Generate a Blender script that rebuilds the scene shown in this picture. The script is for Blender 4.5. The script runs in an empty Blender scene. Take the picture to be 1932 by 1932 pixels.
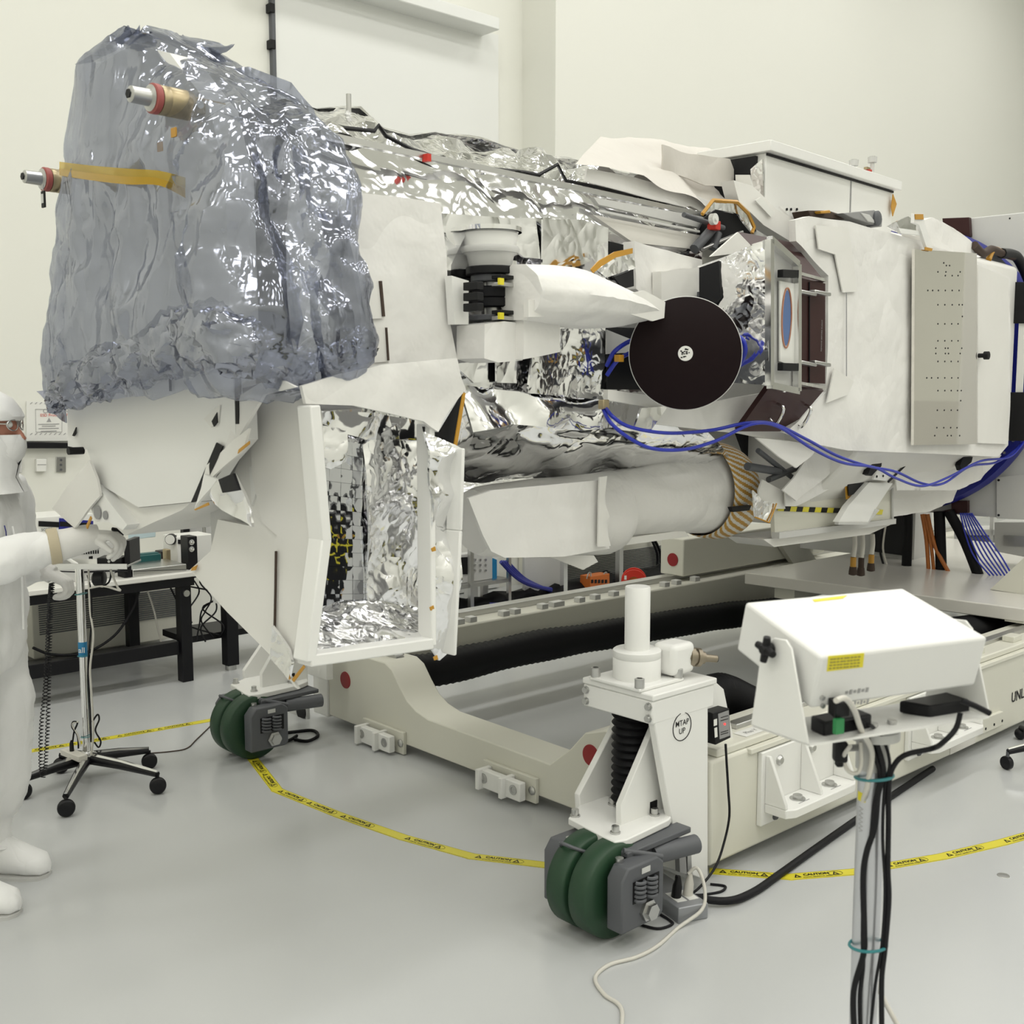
import bpy, bmesh, math, random
from mathutils import Vector as V, noise, geometry
R = random.Random(7)
C = bpy.context.scene.collection
# ------------------------------------------------------------------ camera geometry
FPX, TH, CH = 2100.0, math.radians(6.2), 1.75
ct, st = math.cos(TH), math.sin(TH)
def ray(px, py):
    x = (px-966)/FPX; y = (py-966)/FPX
    return V((x, ct-y*st, -st-y*ct))
CAM = V((0, 0, CH))
class Frame:
    def __init__(s, o, deg):
        a = math.radians(deg)
        s.o = V((o[0], o[1], 0)); s.u = V((math.sin(a), math.cos(a), 0)); s.n = V((math.cos(a), -math.sin(a), 0))
    def w(s, a, b, z): return s.o + s.u*a + s.n*b + V((0, 0, z))
    def pt(s, ax, val, px, py):
        r = ray(px, py); v = s.n if ax else s.u
        k = (val + s.o.dot(v))/r.dot(v)
        return CAM + r*k
    def loc(s, p): d = p - s.o; return (d.dot(s.u), d.dot(s.n), p.z)
    def tr(s): return lambda q: s.w(q[0], q[1], q[2])
D = Frame((0.707, 3.834), 47.6)          # the dolly, the back wall and the bench run this way
S = Frame((2.569, 7.430), 43.0)          # the spacecraft axis
def PS(ax, val, pts): return [S.pt(ax, (p[2] if len(p) > 2 else val), p[0], p[1]) for p in pts]
def PD(ax, val, pts): return [D.pt(ax, (p[2] if len(p) > 2 else val), p[0], p[1]) for p in pts]
def PZ(px, py, z=0):
    r = ray(px, py); return CAM + r*((z-CH)/r.z)
def PY(px, py, y):
    r = ray(px, py); return CAM + r*(y/r.y)
ZUP = V((0, 0, 1))
# ------------------------------------------------------------------ materials
MATS = {}
def mat(name, col, rough=.5, metal=0, bump=None, var=None, coat=0, emit=None, alpha=None, spec=None):
    if name in MATS: return MATS[name]
    m = bpy.data.materials.new(name); m.use_nodes = True
    nt = m.node_tree; b = nt.nodes['Principled BSDF']
    b.inputs['Base Color'].default_value = (*col, 1)
    b.inputs['Roughness'].default_value = rough; b.inputs['Metallic'].default_value = metal
    b.inputs['Coat Weight'].default_value = coat
    if spec is not None: b.inputs['Specular IOR Level'].default_value = spec
    if emit: b.inputs['Emission Color'].default_value = (*col, 1); b.inputs['Emission Strength'].default_value = emit
    tc = nt.nodes.new('ShaderNodeTexCoord')
    if bump:
        prev = None
        for kind, sc, stg, dist in bump:
            if kind == 'noise':
                t = nt.nodes.new('ShaderNodeTexNoise'); t.inputs['Scale'].default_value = sc; t.inputs['Detail'].default_value = 4; out = t.outputs[0]
            elif kind in ('ridge', 'ridges'):
                t = nt.nodes.new('ShaderNodeTexNoise'); t.inputs['Scale'].default_value = sc; t.inputs['Detail'].default_value = 1.0
                a = nt.nodes.new('ShaderNodeMath'); a.operation = 'SUBTRACT'; a.inputs[1].default_value = .5
                c = nt.nodes.new('ShaderNodeMath'); c.operation = 'ABSOLUTE'
                nt.links.new(t.outputs[0], a.inputs[0]); nt.links.new(a.outputs[0], c.inputs[0]); out = c.outputs[0]
            else:
                t = nt.nodes.new('ShaderNodeTexVoronoi'); t.inputs['Scale'].default_value = sc; out = t.outputs['Distance']
            if kind == 'ridges':
                mp = nt.nodes.new('ShaderNodeMapping'); mp.inputs['Scale'].default_value = (1, 1, .22); nt.links.new(tc.outputs['Object'], mp.inputs[0]); nt.links.new(mp.outputs[0], t.inputs['Vector'])
            else: nt.links.new(tc.outputs['Object'], t.inputs['Vector'])
            bn = nt.nodes.new('ShaderNodeBump'); bn.inputs['Strength'].default_value = stg; bn.inputs['Distance'].default_value = dist
            nt.links.new(out, bn.inputs['Height'])
            if prev: nt.links.new(prev, bn.inputs['Normal'])
            prev = bn.outputs[0]
        nt.links.new(prev, b.inputs['Normal'])
    if var:
        sc, c2 = var
        t = nt.nodes.new('ShaderNodeTexNoise'); t.inputs['Scale'].default_value = sc; t.inputs['Detail'].default_value = 5
        nt.links.new(tc.outputs['Object'], t.inputs['Vector'])
        mx = nt.nodes.new('ShaderNodeMix'); mx.data_type = 'RGBA'
        mx.inputs[6].default_value = (*col, 1); mx.inputs[7].default_value = (*c2, 1)
        nt.links.new(t.outputs[0], mx.inputs[0]); nt.links.new(mx.outputs[2], b.inputs['Base Color'])
    MATS[name] = m
    return m
wallm = mat('wall_paint', (.84, .84, .775), .6, var=(.4, (.825, .825, .76)))
panelm = mat('door_panel_paint', (.84, .85, .82), .45)
white = mat('white_paint', (.86, .86, .83), .35, bump=[('noise', 60, .05, .002)])
cream = mat('cream_paint', (.74, .73, .64), .4, bump=[('noise', 80, .06, .002)])
blanket = mat('white_blanket', (.84, .83, .80), .5, bump=[('noise', 5, .6, .03), ('ridge', 3.5, .8, .04), ('ridge', 11, .3, .01)])
tanb = mat('tan_blanket', (.66, .63, .58), .6, bump=[('noise', 4, .4, .03), ('ridge', 3, .6, .04)])
blanket2 = mat('smooth_white_blanket', (.82, .81, .77), .5, bump=[('noise', 4, .35, .02), ('ridge', 3, .35, .02)])
foil = mat('silver_foil', (.90, .90, .91), .11, 1, bump=[('ridge', 6, .9, .03), ('ridge', 19, .7, .012), ('voro', 40, .2, .004)])
foil2 = mat('smooth_silver_foil', (.90, .90, .91), .09, 1, bump=[('ridge', 4.5, .8, .035), ('ridge', 13, .5, .012)])
maroon = mat('maroon_anodised', (.042, .013, .013), .4, .2, spec=.3)
discm = mat('dark_disc', (.008, .0025, .0035), .5, spec=.15)
black = mat('black_plastic', (.007, .007, .009), .4, spec=.3)
rubber = mat('black_rubber', (.006, .006, .008), .6, spec=.3)
hosem = mat('black_hose', (.003, .003, .004), .55, spec=.2)
steel = mat('brushed_steel', (.55, .55, .54), .32, 1)
chrome = mat('chrome', (.8, .8, .8), .1, 1)
dgrey = mat('caster_grey', (.10, .105, .115), .5)
mgrey = mat('mid_grey', (.3, .3, .3), .5)
lgrey = mat('light_grey', (.6, .6, .58), .45)
green = mat('green_urethane', (.012, .045, .020), .5, var=(12, (.018, .058, .026)))
rust = mat('brown_hub', (.05, .03, .02), .7)
amber = mat('amber_tape', (.55, .28, .03), .35)
yellow = mat('yellow_tape', (.75, .66, .04), .4)
yellowl = mat('yellow_label', (.80, .70, .03), .45)
ink = mat('black_ink', (.006, .006, .007), .5, spec=.3)
bluec = mat('blue_cable', (.015, .03, .42), .35)
bluep = mat('blue_paint', (.01, .015, .22), .35)
redp = mat('red_paint', (.30, .012, .015), .4)
redb = mat('bright_red_plastic', (.62, .03, .015), .35)
orange = mat('orange_plastic', (.55, .14, .02), .5)
orangec = mat('orange_cable', (.42, .13, .02), .5)
whitec = mat('white_cable', (.66, .64, .58), .45)
brass = mat('gold_chromate', (.46, .38, .24), .38, .9)
radm = mat('radiator_mirror', (.84, .82, .77), .05, .93)
suit = mat('cleanroom_fabric', (.92, .92, .91), .75, bump=[('ridges', 5, .9, .06), ('noise', 7, .3, .02), ('ridges', 14, .5, .02)])
glovem = mat('white_glove', (.78, .77, .74), .5, bump=[('noise', 30, .3, .004)])
skin = mat('skin', (.50, .22, .15), .5)
glassm = mat('lens_glass', (.7, .75, .8), .05, .3)
teal = mat('teal_tie', (.03, .22, .24), .4)
tealbox = mat('teal_case', (.01, .09, .09), .4)
sign = mat('paper_white', (.82, .82, .78), .6)
redink = mat('red_ink', (.6, .06, .04), .5)
greyink = mat('grey_ink', (.35, .35, .35), .5)
bluetape = mat('blue_tape', (.02, .22, .45), .4)
palebl = mat('pale_blue_sheet', (.55, .68, .72), .5)
benchm = mat('bench_top', (.82, .81, .76), .35)
ledm = mat('red_led', (.9, .02, .02), .4, emit=4)
cblue = mat('cobalt_panel', (.02, .025, .25), .4)
plate_m = mat('plate_paint', (.74, .72, .67), .22, bump=[('noise', 30, .04, .002)])
fixm = mat('fixture_grey', (.62, .62, .60), .4)
solid_dark = mat('black_and_gap_shade', (.006, .006, .008), .45, spec=.3)  # for black parts and for shade painted into gaps

def floor_mat():
    m = mat('floor_epoxy', (.53, .545, .545), .16, var=(.8, (.57, .58, .58)))
    nt = m.node_tree; b = nt.nodes['Principled BSDF']
    t = nt.nodes.new('ShaderNodeTexNoise'); t.inputs['Scale'].default_value = 3; t.inputs['Detail'].default_value = 6
    mr = nt.nodes.new('ShaderNodeMapRange'); mr.inputs[3].default_value = .12; mr.inputs[4].default_value = .3
    tc = nt.nodes.new('ShaderNodeTexCoord'); nt.links.new(tc.outputs['Object'], t.inputs[0])
    nt.links.new(t.outputs[0], mr.inputs[0]); nt.links.new(mr.outputs[0], b.inputs['Roughness'])
    return m
def bag_mat(nm='static_shield_film', lo=.28, hi=.72):
    m = mat(nm, (.38, .40, .475), .11, .85, bump=[('ridges', 6, 1.0, .06), ('ridge', 9, .25, .012), ('ridges', 24, .5, .012)])
    nt = m.node_tree; b = nt.nodes['Principled BSDF']; out = nt.nodes['Material Output']
    tr = nt.nodes.new('ShaderNodeBsdfTransparent'); tr.inputs[0].default_value = (.80, .82, .88, 1)
    t = nt.nodes.new('ShaderNodeTexNoise'); t.inputs['Scale'].default_value = 3.5; t.inputs['Detail'].default_value = 3
    tc = nt.nodes.new('ShaderNodeTexCoord'); nt.links.new(tc.outputs['Object'], t.inputs[0])
    mr = nt.nodes.new('ShaderNodeMapRange'); mr.inputs[1].default_value = .3; mr.inputs[2].default_value = .7
    mr.inputs[3].default_value = lo; mr.inputs[4].default_value = hi
    nt.links.new(t.outputs[0], mr.inputs[0])
    mx = nt.nodes.new('ShaderNodeMixShader')
    nt.links.new(mr.outputs[0], mx.inputs[0]); nt.links.new(tr.outputs[0], mx.inputs[1]); nt.links.new(b.outputs[0], mx.inputs[2])
    nt.links.new(mx.outputs[0], out.inputs[0])
    return m
floorm = floor_mat(); bagm = bag_mat(); hemm = bag_mat('folded_shield_film', .55, .9)
# ------------------------------------------------------------------ mesh helpers
def ortho(d):
    d = d.normalized(); a = ZUP if abs(d.z) < .9 else V((1, 0, 0))
    e1 = d.cross(a).normalized(); return e1, d.cross(e1).normalized()
def resample(P, n, closed=False):
    P = [V(p) for p in P]
    if closed: P = P + [P[0]]
    L = [0]
    for a, b in zip(P, P[1:]): L.append(L[-1]+(b-a).length)
    out = []; m = n if closed else n-1
    j = 0
    for i in range(n):
        t = L[-1]*i/m
        while j < len(L)-2 and L[j+1] < t: j += 1
        k = (t-L[j])/max(1e-9, L[j+1]-L[j]); out.append(P[j].lerp(P[j+1], min(1, max(0, k))))
    return out
def smooth_path(P, n=6, closed=False):
    P = [V(p) for p in P]; N = len(P); out = []
    rng = range(N if closed else N-1)
    for i in rng:
        g = (lambda k: P[k % N]) if closed else (lambda k: P[min(N-1, max(0, k))])
        a, b, c, d = g(i-1), g(i), g(i+1), g(i+2)
        for k in range(n):
            t = k/n
            out.append(.5*((2*b)+(c-a)*t+(2*a-5*b+4*c-d)*t*t+(3*b-a-3*c+d)*t**3))
    if not closed: out.append(P[-1])
    return out
def ridged(p): return 1-2*abs(noise.noise(p))
class MB:
    def __init__(s, tr=None): s.v = []; s.f = []; s.mi = []; s.sm = []; s.tr = tr
    def add(s, vs, fs, m=0, sm=False):
        o = len(s.v)
        s.v += [s.tr(q) if s.tr else V(q) for q in vs]
        for f in fs: s.f.append([o+i for i in f]); s.mi.append(m); s.sm.append(sm)
        return s
    def box(s, a, b, m=0):
        x0, y0, z0 = a; x1, y1, z1 = b
        return s.add([(x0,y0,z0),(x1,y0,z0),(x1,y1,z0),(x0,y1,z0),(x0,y0,z1),(x1,y0,z1),(x1,y1,z1),(x0,y1,z1)],
            [(3,2,1,0),(4,5,6,7),(0,1,5,4),(1,2,6,5),(2,3,7,6),(3,0,4,7)], m)
    def obox(s, c, ex, ey, ez, m=0):
        c = V(c)
        vs = [c+ex*i+ey*j+ez*k for k in (-1, 1) for i, j in ((-1,-1),(1,-1),(1,1),(-1,1))]
        return s.add(vs, [(3,2,1,0),(4,5,6,7),(0,1,5,4),(1,2,6,5),(2,3,7,6),(3,0,4,7)], m)
    def prism(s, pts, d, m=0):
        n = len(pts); pts = [V(p) for p in pts]; d = V(d)
        return s.add(pts+[p+d for p in pts], [tuple(range(n)), tuple(range(2*n-1, n-1, -1))]+[(i, i+n, (i+1) % n+n, (i+1) % n) for i in range(n)], m)
    def loft(s, rings, closed=True, caps=True, m=0, sm=True):
        n = len(rings[0]); vs = [p for r in rings for p in r]; fs = []
        for i in range(len(rings)-1):
            for j in range(n if closed else n-1):
                k = (j+1) % n; fs.append((i*n+j, i*n+k, (i+1)*n+k, (i+1)*n+j))
        s.add(vs, fs, m, sm)
        if caps:
            s.add(rings[0], [tuple(range(n))], m); s.add(rings[-1], [tuple(range(n))], m)
        return s
    def tube(s, P, r, seg=8, caps=True, m=0, closed=False):
        P = [V(p) for p in P]; n = len(P)
        rs = r if isinstance(r, (list, tuple)) else [r]*n
        rings = []; e1 = None
        for i in range(n):
            d = (P[(i+1) % n]-P[i-1]) if closed else (P[min(n-1, i+1)]-P[max(0, i-1)])
            if d.length < 1e-9: d = V((0, 0, 1))
            d.normalize()
            if e1 is None: e1, e2 = ortho(d)
            else:
                e1 = (e1-d*e1.dot(d))
                if e1.length < 1e-6: e1, _ = ortho(d)
                e1.normalize(); e2 = d.cross(e1)
            rings.append([P[i]+(e1*math.cos(a)+e2*math.sin(a))*rs[i] for a in [2*math.pi*k/seg for k in range(seg)]])
        if closed: rings.append(rings[0]); caps = False
        return s.loft(rings, True, caps, m)
    def cyl(s, a, b, r, r1=None, seg=20, m=0):
        a, b = V(a), V(b); e1, e2 = ortho(b-a); r1 = r if r1 is None else r1
        rg = lambda c, q: [c+(e1*math.cos(t)+e2*math.sin(t))*q for t in [2*math.pi*k/seg for k in range(seg)]]
        return s.loft([rg(a, r), rg(b, r1)], True, True, m)
    def lathe(s, c, ax, prof, seg=24, m=0):
        c, ax = V(c), V(ax).normalized(); e1, e2 = ortho(ax)
        return s.loft([[c+ax*h+(e1*math.cos(t)+e2*math.sin(t))*max(q, 1e-4) for t in [2*math.pi*k/seg for k in range(seg)]] for h, q in prof], True, True, m)
    def ball(s, c, r, seg=12, m=0, sc=(1, 1, 1)):
        c = V(c); rings = []
        for i in range(1, seg):
            a = math.pi*i/seg
            rings.append([c+V((math.sin(a)*math.cos(t)*r*sc[0], math.sin(a)*math.sin(t)*r*sc[1], math.cos(a)*r*sc[2])) for t in [2*math.pi*k/seg for k in range(seg)]])
        return s.loft(rings, True, True, m)
    def patch(s, pts, h=.03, amp=.008, fr=4, thick=.006, jit=.5, seed=0, m=0, sm=True, crease=1.0, back=None):
        pts = [V(p) for p in pts]; c = sum(pts, V())/len(pts); nr = V()
        for a, b in zip(pts, pts[1:]+pts[:1]): nr += (a-c).cross(b-c)
        nr.normalize()
        if nr.dot(CAM-c) < 0: nr = -nr
        e1 = pts[1]-pts[0]; e1 = (e1-nr*e1.dot(nr)).normalized(); e2 = nr.cross(e1)
        q = [((p-c).dot(e1), (p-c).dot(e2), (p-c).dot(nr)) for p in pts]
        bd = []
        for a, b in zip(q, q[1:]+q[:1]):
            k = max(1, int(math.dist(a[:2], b[:2])/h))
            bd += [V((a[0]+(b[0]-a[0])*i/k, a[1]+(b[1]-a[1])*i/k)) for i in range(k)]
        def inside(x, y):
            r = False
            for a, b in zip(bd, bd[1:]+bd[:1]):
                if (a.y > y) != (b.y > y) and x < (b.x-a.x)*(y-a.y)/(b.y-a.y)+a.x: r = not r
            return r
        rr = random.Random(seed); inn = []
        x0, x1 = min(p.x for p in bd), max(p.x for p in bd); y0, y1 = min(p.y for p in bd), max(p.y for p in bd)
        for i in range(int((x1-x0)/h)+1):
            for j in range(int((y1-y0)/h)+1):
                x = x0+(i+.5+jit*(rr.random()-.5))*h; y = y0+(j+.5+jit*(rr.random()-.5))*h
                if inside(x, y) and min((p.x-x)**2+(p.y-y)**2 for p in bd) > (.45*h)**2: inn.append(V((x, y)))
        n = len(bd)
        vv, _, ff, *_r = geometry.delaunay_2d_cdt(bd+inn, [], [list(range(n))], 1, 1e-7)
        so = V((seed*3.7, seed*1.3, 0)); front = []
        for p in vv:
            sw = sh = 0
            for a in q:
                w = 1/((a[0]-p.x)**2+(a[1]-p.y)**2+1e-6); sw += w; sh += w*a[2]
            P3 = c+e1*p.x+e2*p.y+nr*(sh/sw); z = P3*fr+so
            d = amp*(noise.noise(z)*.7+crease*.6*(ridged(z*.8+V((9, 2, 4)))-.3))
            front.append(P3+nr*d)
        nv = len(front); back_ = [p-nr*thick for p in front] if back is None else [p+V(back) for p in front]
        cnt = {}
        for f in ff:
            for a, b in zip(f, list(f[1:])+[f[0]]): cnt[(a, b)] = 1
        side = [(a, b, b+nv, a+nv) for (a, b) in cnt if (b, a) not in cnt]
        s.add(front+back_, [tuple(f) for f in ff], m, sm)
        o = len(s.v)-2*nv
        for f in ff: s.f.append([o+nv+i for i in reversed(f)]); s.mi.append(m); s.sm.append(sm)
        for f in side: s.f.append([o+i for i in f]); s.mi.append(m); s.sm.append(False)
        return s
    def skin(s, rows, nu, nv, amp=.01, fr=5, jit=.3, closed=False, m=0, sm=False, seed=0, smooth=True, dispfn=None, caps=False):
        """rows: polylines; resampled to nu points each and interpolated to nv steps between them, then crumpled"""
        G = [resample(r, nu, closed) for r in rows]
        cols = [smooth_path([g[i] for g in G], nv) if smooth else [V(p) for p in resample([g[i] for g in G], nv*(len(G)-1)+1)] for i in range(nu)]
        H = len(cols[0]); grid = [[cols[i][j] for i in range(nu)] for j in range(H)]
        rr = random.Random(seed); so = V((seed*2.1, seed*5.3, 1)); out = []
        cen = sum((p for r in grid for p in r), V())/(H*nu)
        for j in range(H):
            row = []
            for i in range(nu):
                p = grid[j][i]
                a = grid[j][(i+1) % nu] if closed else grid[j][min(nu-1, i+1)]
                b = grid[j][i-1] if closed else grid[j][max(0, i-1)]
                c = grid[min(H-1, j+1)][i]; d = grid[max(0, j-1)][i]
                tu, tv = (a-b)*.5, (c-d)*.5; nn = tu.cross(tv)
                if nn.length > 1e-12: nn.normalize()
                z = p*fr+so
                dd = dispfn(p, i/nu, j/H) if dispfn else amp*(noise.noise(z)+.8*(ridged(z*.7)-.3))
                edge = (i in (0, nu-1) and not closed) or j in (0, H-1)
                jj = 0 if edge else jit
                row.append(p+nn*dd+tu*jj*(rr.random()-.5)+tv*jj*(rr.random()-.5))
            out.append(row)
        fs = []
        for j in range(H-1):
            for i in range(nu if closed else nu-1):
                k = (i+1) % nu; a, b, c, d = j*nu+i, j*nu+k, (j+1)*nu+k, (j+1)*nu+i
                if rr.random() < .5: fs += [(a, b, c), (a, c, d)]
                else: fs += [(a, b, d), (b, c, d)]
        s.add([p for r in out for p in r], fs, m, sm)
        if caps:
            s.add(out[0], [tuple(range(nu))], m); s.add(out[-1], [tuple(range(nu))], m)
        return s
    def text(s, txt, o, ex, ey, size, m=0, align='LEFT', bold=0, depth=.0006):
        cu = bpy.data.curves.new('t', 'FONT'); cu.body = txt; cu.size = 1; cu.align_x = align; cu.offset = bold; cu.resolution_u = 3
        ob = bpy.data.objects.new('t', cu); C.objects.link(ob)
        bpy.context.view_layer.update()
        me = ob.evaluated_get(bpy.context.evaluated_depsgraph_get()).to_mesh()
        ex, ey, o = V(ex).normalized(), V(ey).normalized(), V(o); ez = ex.cross(ey)
        s.add([o+ex*q.co.x*size+ey*q.co.y*size+ez*depth for q in me.vertices], [tuple(p.vertices) for p in me.polygons], m)
        bpy.data.objects.remove(ob); bpy.data.curves.remove(cu)
        return s
    def build(s, name, mats, root=None, parent=None, bevel=0, remesh=0, sub=0, seg=2, label=None):
        me = bpy.data.meshes.new(name); off = root.location if root else V()
        me.from_pydata([tuple(q-off) for q in s.v], [], s.f)
        for mm in (mats if isinstance(mats, (list, tuple)) else [mats]): me.materials.append(mm)
        bm = bmesh.new(); bm.from_mesh(me)
        for f, i, k in zip(bm.faces, s.mi, s.sm): f.material_index = i; f.smooth = k
        if not remesh: bmesh.ops.remove_doubles(bm, verts=bm.verts, dist=1e-6)
        bmesh.ops.recalc_face_normals(bm, faces=bm.faces); bm.to_mesh(me); bm.free()
        try: me.set_sharp_from_angle(angle=math.radians(48))
        except Exception: pass
        o = bpy.data.objects.new(name, me); C.objects.link(o)
        p = parent or root
        if p is not None: o.parent = p
        if remesh:
            r = o.modifiers.new('r', 'REMESH'); r.mode = 'VOXEL'; r.voxel_size = remesh; r.use_smooth_shade = True
            q = o.modifiers.new('s', 'SMOOTH'); q.factor = .5; q.iterations = 4
        if bevel:
            b = o.modifiers.new('b', 'BEVEL'); b.width = bevel; b.segments = seg; b.limit_method = 'ANGLE'; b.angle_limit = math.radians(40)
        if label: o['label'] = label
        return o
def thing(name, label, cat, loc, group=None):
    o = bpy.data.objects.new(name, None); o.empty_display_size = .1; C.objects.link(o); o.location = V(loc)
    o['label'] = label; o['category'] = cat
    if group: o['group'] = group
    return o
def tag(o, label, cat, group=None, kind=None):
    o['label'] = label; o['category'] = cat
    if group: o['group'] = group
    if kind: o['kind'] = kind
    return o
def struct(name, mb, m, label=None, **k):
    o = mb.build(name, m, **k); o['kind'] = 'structure'
    if label: o['label'] = label
    return o
def cable(name, label, P, r, m, cat='cable', n=6, seg=8, group=None):
    b = MB(); b.tube(smooth_path(P, n), r, seg); return tag(b.build(name, m), label, cat, group)
# ------------------------------------------------------------------ room
TW = -5.0
sp = D.loc(D.pt(1, TW, 985, 400))[0]
tp = D.loc(D.pt(0, sp, 1047, 400))[1]
HC = 7.6
struct('floor', MB(D.tr()).box((-7, -6, -.1), (18, 8, 0)), floorm)
struct('wall_back', MB(D.tr()).box((-7, TW-.15, 0), (sp, TW, HC)), wallm)
struct('wall_back_right', MB(D.tr()).box((sp, TW-.15, 0), (18, tp, HC)), wallm, label='cream wall stepping forward behind the aft end of the spacecraft')
struct('wall_left', MB(D.tr()).box((-7.15, -6, 0), (-7, 8, HC)), wallm)
struct('wall_right', MB(D.tr()).box((18, -6, 0), (18.15, 8, HC)), wallm)
struct('wall_front', MB(D.tr()).box((-7, 8, 0), (18, 8.15, HC)), wallm)
struct('ceiling', MB(D.tr()).box((-7, -6, HC), (18, 8, HC+.1)), wallm)
# roll-up door on the back wall
x0, x1 = D.loc(D.pt(1, TW, 514, 60))[0], D.loc(D.pt(1, TW, 936, 200))[0]
zh = D.pt(1, TW+.25, 943, 57).z; zt = D.pt(1, TW+.25, 943, 33).z; xh = D.loc(D.pt(1, TW+.25, 943, 45))[0]
door = struct('door_1', MB(D.tr()).box((x0, TW, .01), (x1, TW+.03, zh+.05)), panelm, label='smooth white roll-up door filling the upper middle of the back wall')
MB(D.tr()).box((x0-.3, TW, zh), (xh, TW+.25, zt)).build('header_box', panelm, door, bevel=.01)
g = MB(D.tr()).box((x0-.028, TW, .01), (x0, TW+.045, zh)); g.build('guide_rail', dgrey, door)
h = MB(D.tr())
for zz in (3.3, 3.75, 3.9, 4.2, 4.45): h.box((x0-.05, TW, zz), (x0-.012, TW+.06, zz+.06))
h.build('roller_bracket', ink, door)
# notice, ledge and small boxes on the wall
nb = PD(1, TW+.012, [(50, 757), (142, 762), (142, 832), (50, 832)])
n = thing('notice_sheet', 'white caution notice with hatched border and warning triangle on the wall beside the hooded person', 'notice', nb[0])
MB().prism(nb, -D.n*.008).build('sheet', sign, n)
en = D.u; o = D.pt(1, TW+.014, 88, 778)
t = MB(); t.text('CAUTION', D.pt(1, TW+.014, 81, 779), D.u, ZUP, .036, bold=.01)
for i, (yy, w) in enumerate(((800, 40), (803.5, 26), (808, 38), (813, 30))):
    a, b = D.pt(1, TW+.014, 92-w/2, yy), D.pt(1, TW+.014, 92+w/2, yy+1)
    t.add([a, V((b.x, b.y, a.z)), V((b.x, b.y, a.z-.005)), a-ZUP*.005], [(0, 1, 2, 3)])
tr_ = PD(1, TW+.014, [(88, 796), (92.5, 788), (97, 796)]); t.add(tr_, [(0, 1, 2)])
fr = PD(1, TW+.014, [(67, 772), (117, 773), (117, 815), (68, 815)]); t.tube(fr, .0015, 4, closed=True)
for k in range(9):
    for yy in (762, 820):
        a = D.pt(1, TW+.014, 57+k*9, yy); b = D.pt(1, TW+.014, 61+k*9, yy-3); t.tube([a, b], .002, 4)
t.build('print', greyink, n)
MB().text('ESD Protected Area', D.pt(1, TW+.015, 76, 786), D.u, ZUP, .026).build('red_print', redink, n)
led = PD(1, TW+.06, [(20, 833), (158, 836), (158, 846), (20, 846)])
tag(MB().prism(led, -D.n*.06).build('wall_rail', black, bevel=.004), 'long black rail fixed to the wall just below the caution notice', 'rail')
a = PD(1, TW+.04, [(20, 865), (42, 866), (42, 892), (20, 892)])
tag(MB().prism(a, -D.n*.04).build('wall_box', lgrey, bevel=.004), 'plain pale grey box on the wall beside the masked face', 'wall box')
a = PD(1, TW+.035, [(69, 866), (88, 866), (88, 890), (69, 890)])
th = thing('wall_control', 'small white thermostat on the wall left of the steel plate', 'thermostat', a[0])
MB().prism(a, -D.n*.035).build('housing', sign, th, bevel=.004)
b = PD(1, TW+.037, [(71, 876), (87, 876), (87, 877), (71, 877)]); MB().prism(b, -D.n*.004).build('seam', greyink, th)
a = PD(1, TW+.01, [(106, 862), (124.5, 862), (124.5, 891), (106, 891)])
pl = thing('outlet_plate', 'brushed steel blank switch plate on the wall under the black rail', 'switch plate', a[0])
MB().prism(a, -D.n*.01).build('plate', steel, pl, bevel=.002)
for yy in (868, 877, 886):
    c = D.pt(1, TW+.01, 115, yy); MB().cyl(c, c+D.n*.004, .008, seg=10).build('screw', dgrey, pl)
# wall heater units with louvres
def heater(label, px, slats, tpl):
    p = PD(1, tpl, px); b = D.loc(p[0]); c = D.loc(p[2]); t = thing('wall_heater', label, 'heater', p[3], 'long louvred wall units')
    z1 = max(p[0].z, p[1].z); z0 = min(p[2].z, p[3].z); s0 = b[0]; s1 = D.loc(p[1])[0]
    MB(D.tr()).box((s0, TW+.01, .08), (s1, tpl, z1)).build('casing', cream, t, bevel=.006)
    zs0, zs1 = slats
    for k in range(14):
        z = zs0+(zs1-zs0)*k/13
        MB(D.tr()).box((s0+.04, tpl-.005, z), (s1-.04, tpl+.006, z+(zs1-zs0)/26)).build('louvre', dgrey, t)
    return t
heater('cream louvred wall unit under the workbench behind the chrome stand', [(58, 1108), (346, 1088), (346, 1225), (58, 1262)], (.23, .41), TW+.3)
heater('cream louvred wall unit seen through the gap under the spacecraft', [(1050, 1030), (1294, 1005), (1294, 1100), (1050, 1120)], (.07, .27), TW+.5)
# ------------------------------------------------------------------ workbench
TB = -3.8
zb = D.pt(1, TB, 200, 1098).z
wb = thing('workbench', 'long white topped workbench with black frame behind the person', 'workbench', D.w(-.9, TB, 0))
sb0, sb1 = -2.6, D.loc(D.pt(1, TB, 372, 1085))[0]
MB(D.tr()).box((sb0, TB-.85, zb-.03), (sb1, TB, zb)).build('tabletop', benchm, wb, bevel=.005)
MB(D.tr()).box((sb0, TB-.82, zb-.085), (sb1-.01, TB-.02, zb-.031)).build('apron', black, wb)
for s_, t_ in ((sb1-.06, TB-.07), (sb1-.06, TB-.82), (sb0+.1, TB-.07)):
    MB(D.tr()).box((s_-.035, t_-.035, 0), (s_+.035, t_+.035, zb-.086)).build('leg', black, wb, bevel=.003)
MB(D.tr()).box((sb0, TB-.13, .17), (sb1-.1, TB-.06, .25)).build('foot_rail', black, wb, bevel=.003)
MB(D.tr()).box((sb0, TB-.86, .0), (sb1-.1, TB-.78, .09)).build('foot_rail', black, wb, bevel=.003)
MB(D.tr()).cyl((sb1-.06, TB-.036, zb-.13), (sb1-.06, TB-.02, zb-.13), .02).build('bolt', steel, wb)
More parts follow.
